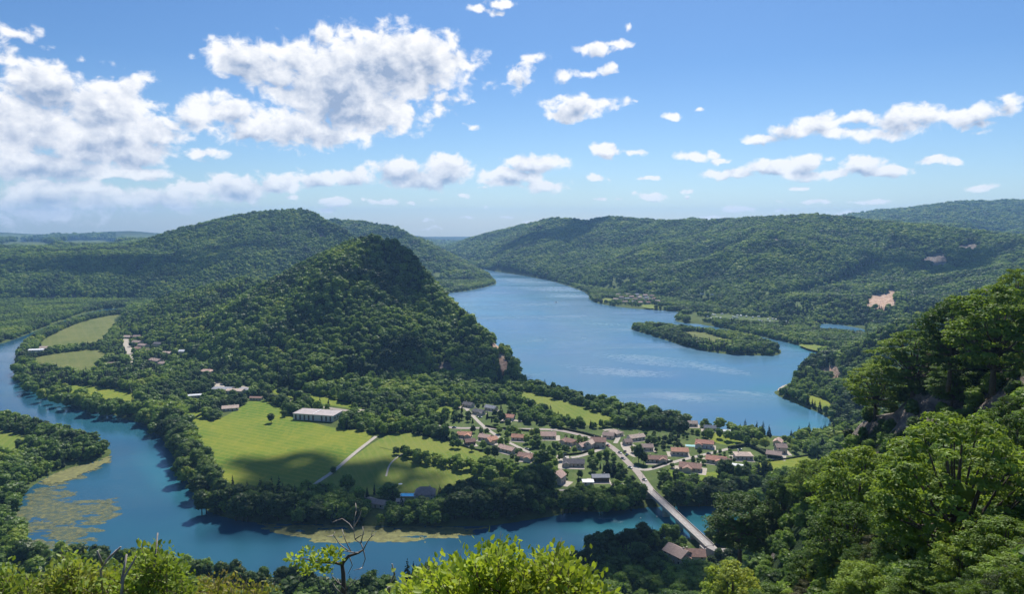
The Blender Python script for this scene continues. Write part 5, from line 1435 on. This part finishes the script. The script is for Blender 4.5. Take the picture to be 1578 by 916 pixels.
for (x, y, z, h, wm, v, _) in NF[:90]:
    px, py = proj(x, y, z); px = float(px); py = float(py)
    wh = 'at the bottom edge of the right slope' if py > 860 else 'in the gully of the right slope' if py > 740 else 'between the cliff and the light green trees' if py > 620 else 'on the upper right slope'
    wh = {'at the bottom edge of the right slope': 'low on the right slope', 'between the cliff and the light green trees': 'under the right cliff', 'in the gully of the right slope': 'in the right gully', 'on the upper right slope': 'high on the right slope'}[wh]
    wh += ', river side' if px < 1300 else ', picture edge' if px > 1480 else ', middle'
    copy_tree([('crown', NEARC[v]), ('trunk', NEART[v])], 'scrub_tree', x, y, z, h, 1.0, rgt.uniform(0, 6.28), 'small scrubby tree ' + wh, 'scrub trees ' + wh)
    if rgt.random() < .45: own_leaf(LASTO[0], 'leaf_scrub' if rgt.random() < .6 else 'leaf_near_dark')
    LABELLED.append((LASTO[0], 'small scrubby tree', wh, 'scrub trees ' + wh, px))

finish_labels()
# ------------------------------------------------------------------ forest: tens of thousands of trees as one instanced mass
def forest():
    rg = np.random.default_rng(99)
    xs, ys, hs, ids, wfs = [], [], [], [], []
    r = 225.0
    while r < 7000:
        s = max(5.4, 0.0044 * r if r < 1400 else 6.16 + .0030 * (r - 1400))
        th = np.arange(R(-42), R(42), s / r); th = th + rg.uniform(-.45, .45, len(th)) * s / r
        rr = r + rg.uniform(-.45, .45, len(th)) * s
        xs.append(rr * np.sin(th)); ys.append(rr * np.cos(th)); hs.append(np.full(len(th), s))
        r += s
    x = np.concatenate(xs); y = np.concatenate(ys); s = np.concatenate(hs); rr = np.hypot(x, y)
    z = tsample(TZ, x, y); sd = tsample(TSD, x, y); rk = tsample(ROCKA, x, y); op = tsample(OPENA, x, y)
    n = fbm(x, y, 70, 3, 71); n2 = fbm(x, y, 300, 3, 72)
    keep = (z > 1.2) & (sd > 2.0) & (rk < .45 + .25 * rg.random(len(x))) & ~((op > .5) & (rr > 1900) & (z > 4))
    px, py = proj(x, y, z)
    keep &= (px > -60) & (px < 1640) & (py < 960)
    keep &= ~((px > 1090) & (rr < 250))
    i = np.where(keep)[0]; x, y, z, s, rr, n, n2, px, py, op = [a[i] for a in (x, y, z, s, rr, n, n2, px, py, op)]
    k = ~on_field(x, y, 0.0); 
    k &= ~inside(x, y, VILLAGE); k &= ~on_road(x, y, 3.5)
    nr = rr < 1600
    hc = house_clear(x, y, 2.0) & front_clear(x, y, 7.0); k &= ~nr | hc
    hc2 = house_clear(x, y, 1.0) ; k &= hc2
    for P_ in SOFT: k &= ~(inside(x, y, P_) & (rg.random(len(x)) < .78))
    flat = z < FLAT + .6
    # the far plain is patchy: groves, gardens and grass
    k &= ~(flat & (rr > 1300) & (rr < 2600) & (x > 250) & (n < -.3))
    k &= ~((px > 930) & (px < 1020) & (py > 448) & (py < 474) & (rg.random(len(x)) < .5))
    k &= ~((px > 1095) & (px < 1230) & (py > 482) & (py < 504) & (rg.random(len(x)) < .2))
    k &= ~((px > 1262) & (px < 1335) & (py > 500) & (py < 511 + (px - 1262) * .08) & (rr > 1000))
    i = np.where(k)[0]; x, y, z, s, rr, n, n2, px, py = [a[i] for a in (x, y, z, s, rr, n, n2, px, py)]
    h = s * rg.uniform(1.0, 2.0, len(x)); h = np.where(rr < 1200, 5.5 + 9.5 * rg.random(len(x)) ** 1.4, h)
    h = h * (1 + .25 * n)
    h = np.where((z < FLAT + .6) & (rr < 1300), h * .85, h)
    h = np.where((z < FLAT + .6) & (rr >= 1300) & (rr < 2600), np.minimum(h, 9.5), h)
    v = visible(x, y, z + h, .0035)
    x, y, z, h, s, rr, n, n2 = [a[v] for a in (x, y, z, h, s, rr, n, n2)]
    con = rg.random(len(x)) < np.clip(.10 + .35 * (n2 > .25), 0, 1) * (rr < 1800)
    idx = np.where(rr < 1000, rg.integers(6, 9, len(x)), rg.integers(0, 5, len(x)))
    idx = np.where(con, 5, idx); wf = np.where(con, 1.0, rg.uniform(.75, 1.4, len(x)))
    h = np.where(con, h * 1.2, h)
    # trees beyond the first few hundred of their kind
    ex = [(t[0], t[1], t[2], t[3], {'c': 5}.get(t[4], 6 + j % 3), t[6]) for j, t in enumerate(STUFF_TREES)]
    ex += [(t[0], t[1], t[2], t[3], 6 + j % 3, 1.0) for j, t in enumerate(NFREST)]
    ex = np.array(ex) if ex else np.zeros((0, 6))
    x = np.append(x, ex[:, 0]); y = np.append(y, ex[:, 1]); z = np.append(z - .3, ex[:, 2]); h = np.append(h, ex[:, 3]); idx = np.append(idx, ex[:, 4]).astype(int); wf = np.append(wf, ex[:, 5])
    print('forest trees', len(x))
    me = bpy.data.meshes.new('forest'); me.vertices.add(len(x)); me.vertices.foreach_set('co', np.stack([x, y, z], 1).astype(np.float32).ravel())
    a = me.attributes.new('idx', 'INT', 'POINT'); a.data.foreach_set('value', idx.astype(np.int32))
    a = me.attributes.new('scl', 'FLOAT_VECTOR', 'POINT'); a.data.foreach_set('vector', np.stack([h * wf, h * wf, h], 1).astype(np.float32).ravel())
    a = me.attributes.new('spin', 'FLOAT', 'POINT'); a.data.foreach_set('value', rg.uniform(0, 6.28, len(x)).astype(np.float32))
    o = link('forest', me, kind='stuff', label='dense mixed forest covering the hills and banks')
    pc = bpy.data.collections.new('tree_kinds')
    for k_, m_ in enumerate(FARM + [FARC] + WOODM):
        pc.objects.link(bpy.data.objects.new('tree_kind_%02d' % k_, m_))
    ng = bpy.data.node_groups.new('grow_forest', 'GeometryNodeTree')
    ng.interface.new_socket('Geometry', in_out='INPUT', socket_type='NodeSocketGeometry'); ng.interface.new_socket('Geometry', in_out='OUTPUT', socket_type='NodeSocketGeometry')
    N = NT(ng); gi = N.add('NodeGroupInput'); go = N.add('NodeGroupOutput')
    ci = N.add('GeometryNodeCollectionInfo'); ci.inputs[0].default_value = pc; ci.inputs[1].default_value = True; ci.inputs[2].default_value = True
    ip = N.add('GeometryNodeInstanceOnPoints')
    def attr(nm, ty): q = N.add('GeometryNodeInputNamedAttribute', data_type=ty); q.inputs[0].default_value = nm; return q.outputs[0]
    N.l.new(gi.outputs[0], ip.inputs['Points']); N.l.new(ci.outputs[0], ip.inputs['Instance']); ip.inputs['Pick Instance'].default_value = True
    N.l.new(attr('idx', 'INT'), ip.inputs['Instance Index']); N.l.new(attr('scl', 'FLOAT_VECTOR'), ip.inputs['Scale'])
    cx = N.add('ShaderNodeCombineXYZ'); N.l.new(attr('spin', 'FLOAT'), cx.inputs[2]); N.l.new(cx.outputs[0], ip.inputs['Rotation'])
    N.l.new(ip.outputs[0], go.inputs[0])
    md = o.modifiers.new('grow', 'NODES'); md.node_group = ng
forest()

# ------------------------------------------------------------------ water weed mats
M['weed'] = simple('water_weed', (.16, .16, .065), .8, .4, .25)
def mat_weed():
    m, T = mat('water_weed'); p, g = wpos(T)
    n = T.noise(p, .25, 6, .65); n2 = T.noise(T.vec('MULTIPLY', p, (.5, 1.4, 1)), .9, 5, .7)
    col = T.mix(T.mapr(n, .35, .65), (.10, .13, .05), (.21, .20, .075))
    b = principled(T, col, .8, .3); T.put(b, 'Alpha', T.mapr(T.math('ADD', n2, T.math('MULTIPLY', n, .9)), .72, 1.15, .3, .85))
    finish(T, b.outputs[0]); return m
M['weed'] = mat_weed()
M['reed'] = simple('reed_mat', (.17, .17, .06), .9, .4, .25)
def weed(name, poly, label, thr, cell=1.1, z=.03, edge=6.0, m='weed', stretch=(9, 5)):
    P = GP(poly); x0, y0 = P.min(0); x1, y1 = P.max(0)
    X, Y = np.meshgrid(np.arange(x0, x1, cell), np.arange(y0, y1, cell), indexing='ij')
    ins = inside(X, Y, P); d = seg_dist(X, Y, P)
    f = fbm(X / stretch[0], Y / stretch[1], 1.0, 5, 3, .62) * 1.4 + np.where(ins, np.minimum(1, d / edge), -np.minimum(3, d / edge)) * .6 - thr
    idx = np.arange(X.size).reshape(X.shape)
    ok = f > 0
    keep = (ok[:-1, :-1] & ok[1:, 1:] & ok[1:, :-1] & ok[:-1, 1:]).ravel()
    F = np.stack([idx[:-1, :-1], idx[1:, :-1], idx[1:, 1:], idx[:-1, 1:]], -1).reshape(-1, 4)[keep]
    # pull the rim onto the contour so that it is not stepped
    gx, gy = np.gradient(f, cell); g2 = gx * gx + gy * gy + 1e-3
    sh = np.clip(f / g2, -cell, cell); rim = (f < .35) & (f > 0)
    Xn = np.where(rim, X - np.clip(gx * f / g2, -cell * .7, cell * .7), X); Yn = np.where(rim, Y - np.clip(gy * f / g2, -cell * .7, cell * .7), Y)
    used = np.unique(F); mp = -np.ones(X.size, int); mp[used] = np.arange(len(used))
    V = np.stack([Xn, Yn, np.full(X.shape, z)], -1).reshape(-1, 3)[used]
    link(name, mk_mesh(name, V, mp[F], [M[m]]), kind='stuff', label=label)
weed('water_weed', [(22,800),(40,762),(64,742),(110,726),(168,708),(150,730),(110,750),(125,770),(182,768),(186,790),(160,810),(150,835),(110,842),(70,852),(40,845),(18,825)], 'yellow green weed mats floating in the river bend', .22, stretch=(17, 6), cell=.7)
weed('water_weed', [(380,806),(459,810),(560,810),(650,812),(712,814),(752,812),(730,824),(690,830),(600,838),(520,836),(440,826),(400,815)], 'long strip of yellow green weed below the dark trees', .05, cell=.8, stretch=(14, 4), m='reed', edge=4)
weed('reeds', [(64,742),(100,724),(150,712),(170,704),(168,714),(120,734),(80,748)], 'ochre reed fringe of the left peninsula', -.3, z=.25, edge=2.5, m='reed', stretch=(5, 3))

# ------------------------------------------------------------------ sunlit bushes and the dead tree on the lookout ledge
def leaf_shape(C, Dv, N, L):
    """pointed folded leaves: 6 corners, 4 faces"""
    S_ = np.cross(Dv, N); n = len(C); L = L[:, None]
    pts = [C, C + Dv * L * .35 + S_ * L * .27 + N * L * .07, C + Dv * L * .75 + S_ * L * .2 + N * L * .03, C + Dv * L, C + Dv * L * .75 - S_ * L * .2 + N * L * .03, C + Dv * L * .35 - S_ * L * .27 + N * L * .07]
    V = np.stack(pts, 1).reshape(-1, 3); o = np.arange(n)[:, None] * 6
    F = np.concatenate([o + np.array([[0, 1, 2, 3]]), o + np.array([[0, 3, 4, 5]])])
    return V, F
def bush(name, label, cat, base, tips, lm, leaf, per, seed, stem_mat='bark', bare=0, group=None, spread=.16):
    rg = np.random.default_rng(seed); base = np.array(base)
    t = thing(name, label, cat, tuple(base), 0, group)
    stems = []; C = []; Dv = []
    for tip in tips:
        tip = np.array(tip) - base; mid = tip * rg.uniform(.45, .6) + np.array([rg.uniform(-.1, .1), rg.uniform(-.1, .1), -.05]) ; st = tip * np.array([.12, .12, 0]) + rg.normal(size=3) * .03
        stems.append(tube([st, mid, tip], [.016, .010, .003], 4))
        dirn = unit(tip - mid)
        for _ in range(3):
            e = tip - dirn * rg.uniform(.05, .3) ; q = e + unit(dirn + rg.normal(size=3) * .7) * rg.uniform(.1, .28)
            stems.append(tube([e, q], [.005, .002], 3))
            k = per // 3; u = rg.uniform(0, 1, (k, 1)); C.append(e + (q - e) * u + rg.normal(size=(k, 3)) * spread * .35)
            Dv.append(unit((q - e)[None] * 2.0 + rg.normal(size=(k, 3)) * .22 + np.array([0, 0, .05])))
        k = per // 2; u = rg.uniform(-.9, .15, (k, 1)); C.append(tip + dirn * u * .4 + rg.normal(size=(k, 3)) * spread * .45); Dv.append(unit(dirn[None] * .3 + rg.normal(size=(k, 3)) * .7 + np.array([0, 0, .25])))
    C = np.concatenate(C); Dv = np.concatenate(Dv); N = unit(np.array([0, -.15, .8]) + rg.normal(size=C.shape) * .5); N = unit(N - Dv * (N * Dv).sum(1, keepdims=True))
    V, F = leaf_shape(C, Dv, N, leaf * rg.uniform(.6, 1.25, len(C)))
    link('foliage', mk_mesh('foliage', V, F, [M[lm]]), t)
    V, F = join(stems); link('stems', mk_mesh('stems', V, F, [M[stem_mat]], smooth=True), t)
    return t
def tips_under(profile, D0, D1, n, seed, down=90):
    """tips below a top line given in photo pixels, spread over a depth range"""
    rg = np.random.default_rng(seed); xs = [p[0] for p in profile]; ys = [p[1] for p in profile]; out = []
    for i in range(n):
        px = rg.uniform(xs[0], xs[-1]); top = np.interp(px, xs, ys); u = rg.random() ** 1.3
        py = top + u * down + rg.uniform(0, 6); out.append(AT(px, py, rg.uniform(D0, D1)))
    return out
def ledge(px, D): x, y = D_(px, D); x = (px - W0 / 2) / FPX * D; return (x, D, ground(x, D))
bush('bush', 'bright yellow green bush with big leaves at the bottom centre', 'bush', ledge(775, 6.6), tips_under([(618,912),(640,893),(690,880),(705,862),(735,868),(752,850),(768,842),(780,850),(800,868),(825,866),(850,852),(868,850),(880,872),(905,890),(930,910)], 6.0, 7.6, 330, 1, 80), 'leaf_bush', .075, 28, 1)
bush('bush', 'sunlit leafy bush in the bottom left corner', 'bush', ledge(60, 8.5), tips_under([(-20,880),(8,880),(40,895),(90,880),(105,852),(125,872),(150,875),(175,885)], 8, 9.5, 230, 2, 70), 'leaf_oak', .07, 26, 2)
bush('bush', 'sunlit bush with the tallest leafy tip left of the dead tree', 'bush', ledge(225, 8.8), tips_under([(165,890),(190,872),(215,852),(236,843),(250,858),(275,868),(290,905)], 8, 9.6, 170, 3, 70), 'leaf_oak', .07, 26, 3)
bush('bush', 'low bronze tinged bush left of the dead tree', 'bush', ledge(355, 9.5), tips_under([(285,905),(320,885),(335,890),(360,900),(385,893),(410,905),(425,925)], 9, 10.5, 110, 4, 40), 'leaf_bronze', .06, 22, 4) if False else None
M['leaf_bronze'] = mat_leaf('bronze_leaf', [(0, (.24, .26, .05)), (.5, (.34, .29, .09)), (1, (.42, .31, .14))], trans=.4, var=.4, patch=1.5)
bush('bush', 'low bronze tinged bush left of the dead tree', 'bush', ledge(355, 9.5), tips_under([(285,908),(320,888),(335,884),(360,900),(385,893),(410,905),(425,925)], 9, 10.5, 120, 4, 45), 'leaf_bronze', .06, 22, 4)
# bare twigs among the bushes
def twigs(label, paths, D, group=None):
    parts_ = []
    rg = np.random.default_rng(int(paths[0][0][0]))
    for pth in paths:
        P = [np.array(AT(a, b, D + rg.uniform(-.15, .15))) for a, b in pth]; n = len(P)
        parts_.append(tube(P, [.013 * (1 - i / n) + .004 for i in range(n)], 5))
    o0 = np.array(ledge(paths[0][0][0], D))
    V, F = join(parts_); V = [tuple(np.array(v) - o0) for v in V]
    link('bare_twig', mk_mesh('bare_twig', V, F, [M['deadwood']], smooth=True), None, tuple(o0), label=label, category='twig')
twigs('forked pale twig sticking out between the left bushes', [[(160,930),(155,880),(168,860),(180,848)],[(163,866),(186,844)],[(158,872),(150,850)]], 8.2)
twigs('straight pale twig rising above the tallest leafy tip', [[(236,930),(238,870),(243,822)]], 8.2)
twigs('curved pale stem among the bottom left leaves', [[(186,925),(190,892),(206,866),(209,858)],[(187,900),(195,855)]], 7.6)
twigs('thin grey stem standing left of the bright bush', [[(598,940),(600,905),(608,886),(604,870)],[(600,905),(594,912)]], 7.4)
twigs('short stub of dead wood in front of the conifers', [[(672,905),(662,893),(652,886)]], 7.0)
def dead_tree():
    D = 8.6
    t = thing('dead_tree', 'crooked bare tree with one leafy branch on its left, bottom centre left', 'tree', ledge(545, D))
    o0 = np.array(t.location)
    def P(l, w=.0): 
        rg = np.random.default_rng(len(l) * 7 + int(l[0][0])); return [np.array(AT(a, b, D + w + rg.uniform(-.06, .06))) - o0 for a, b in l]
    V, F = tube(P([(531,1010),(532,960),(530,920),(529,885),(527,870),(537,858),(552,853),(560,848)]), [.045, .038, .032, .027, .023, .019, .016, .012], 8)
    link('trunk', mk_mesh('trunk', V, F, [M['bark']], smooth=True), t)
    br = [[(560,848),(556,838),(547,832),(545,818),(546,800),(549,788)],[(545,818),(538,808),(527,800),(519,803)],[(546,812),(553,800),(557,788)],[(560,848),(566,836),(572,828),(574,818)],[(556,838),(560,822),(559,812)],
          [(552,853),(540,852),(531,850),(520,848)],[(540,852),(524,840),(514,826),(516,820)],[(514,826),(504,828)],[(541,852),(532,833),(527,816)],[(560,848),(563,862),(558,876),(545,880)],[(558,876),(552,879)],[(538,858),(543,872),(536,886)],
          [(531,905),(520,898),(511,888),(513,878)],[(531,910),(523,900),(520,892)],[(532,912),(540,900),(549,890)],[(531,920),(518,908),(512,898)],[(545,900),(553,893)],[(519,803),(512,806)],[(572,828),(578,824)],[(549,788),(548,776)],[(547,832),(556,826),(562,824)]]
    for b in br:
        n = len(b); V, F = tube(P(b, .0), [.009 * (1 - .7 * i / max(1, n - 1)) for i in range(n)], 5)
        link('branch', mk_mesh('branch', V, F, [M['deadwood']], smooth=True), t)
    # living branch
    V, F = tube(P([(530,872),(515,868),(495,868),(470,862),(452,858)]), [.022, .016, .011, .007, .003], 5); link('branch', mk_mesh('branch', V, F, [M['bark']], smooth=True), t)
    rg = np.random.default_rng(8); C, Dv = [], []
    for (cx, cy_, rr_) in [(452,862,9),(460,872,8),(475,852,10),(480,876,11),(492,858,10),(500,872,9),(508,850,9),(520,853,9),(522,864,8),(468,882,7),(502,882,8),(488,867,10),(512,862,9)]:
        for _ in range(34):
            a = rg.uniform(0, 6.28); q = rr_ * math.sqrt(rg.random()); C.append(np.array(AT(cx + q * math.cos(a), cy_ + q * math.sin(a) * .7, D + rg.uniform(-.12, .12))) - o0); Dv.append((math.cos(a) * .8, rg.normal() * .5, -math.sin(a) * .5 + .4))
    C = np.array(C); Dv = unit(np.array(Dv) + rg.normal(size=C.shape) * .4); N = unit(np.array([0, -.2, .8]) + rg.normal(size=C.shape) * .45); N = unit(N - Dv * (N * Dv).sum(1, keepdims=True))
    V, F = leaf_shape(C, Dv, N, .06 * rg.uniform(.6, 1.3, len(C))); link('leaves', mk_mesh('leaves', V, F, [M['leaf_bush']]), t)
dead_tree()

# ------------------------------------------------------------------ air
def haze():
    m, T = mat('valley_haze')
    pv = T.add('ShaderNodeVolumePrincipled'); pv.inputs['Color'].default_value = (.30, .58, 1.0, 1); pv.inputs['Density'].default_value = HAZE; pv.inputs['Anisotropy'].default_value = .25
    out = T.add('ShaderNodeOutputMaterial'); T.l.new(pv.outputs[0], out.inputs['Volume'])
    V, F = box(-9500, -300, -6, 9500, 11300, 430)
    link('haze', mk_mesh('haze', V, F, [m]), kind='stuff', label='thin blue summer haze filling the valley air')
HAZE = 7.5e-5
haze()

# ------------------------------------------------------------------ unseen clouds added above the view, placed to shade the valley
def mat_cloud():
    m, T = mat('cloud_puff')
    d = T.add('ShaderNodeBsdfDiffuse'); T.put(d, 0, (.9, .9, .92, 1)); t = T.add('ShaderNodeBsdfTranslucent'); T.put(t, 0, (.85, .87, .9, 1))
    mx = T.add('ShaderNodeMixShader'); T.put(mx, 0, .3); T.l.new(d.outputs[0], mx.inputs[1]); T.l.new(t.outputs[0], mx.inputs[2]); finish(T, mx.outputs[0]); return m
M['cloud'] = mat_cloud()
def cloud(px, py, D, Rx, Ry, height, label, seed, n=520):
    if D is None: x, y = G3(px, py, FLAT); gz = 0
    else: x, y, gz = AT(px, py, D)
    k = (height - gz) / math.tan(SUN_EL); cx, cy_ = x + k * math.sin(SUN_AZ), y + k * math.cos(SUN_AZ)  # moved towards the sun so its shadow falls on the given spot
    rg = np.random.default_rng(seed); Vs, Fs, off = [], [], 0
    iv, if_ = ICO1
    for i in range(n):
        a = rg.uniform(0, 6.283); q = math.sqrt(rg.random()) * 1.0
        wob = 1 + .3 * math.sin(a * 3 + seed) + .18 * math.sin(a * 7 + 2 * seed)
        r = (.05 + .17 * (1 - q) + rg.uniform(0, .05)) * min(Rx, Ry)
        c = np.array([q * wob * math.cos(a) * Rx, q * wob * math.sin(a) * Ry, rg.uniform(0, .5) * (1 - q * q) * min(Rx, Ry)])
        V = iv * (1 + rg.uniform(-.2, .2, (len(iv), 1))) * r; V[:, 2] = np.maximum(V[:, 2], -.35 * r); Vs.append(V + c); Fs.append(if_ + off); off += len(iv)
    V, F = tris_to_poly(np.concatenate(Vs), np.concatenate(Fs))
    link('cloud', mk_mesh('cloud', V, F, [M['cloud']], smooth=True), None, (cx, cy_, height), label=label, category='cloud')
cloud(490, 735, None, 75, 52, 1500, 'small unseen cumulus cloud added to shade the river meadow', 1)
cloud(640, 778, None, 150, 38, 1550, 'broad unseen cumulus cloud added to shade the riverside trees', 2)
cloud(615, 400, 1110, 52, 34, 1600, 'unseen cumulus cloud added to shade the central hill', 3)
cloud(730, 560, 900, 95, 42, 1500, 'unseen cumulus cloud added to shade the foot of the central hill', 4)
cloud(190, 432, 2020, 380, 85, 1900, 'long unseen cumulus cloud added to shade the left plateau', 5)
cloud(870, 365, 3300, 240, 220, 2600, 'large unseen cumulus cloud added to shade the far lake shore', 6)
cloud(1450, 400, 1950, 160, 110, 1900, 'unseen cumulus cloud added to shade the right range', 7)
cloud(930, 900, None, 60, 40, 1450, 'small unseen cumulus cloud added to shade the near bank', 10)
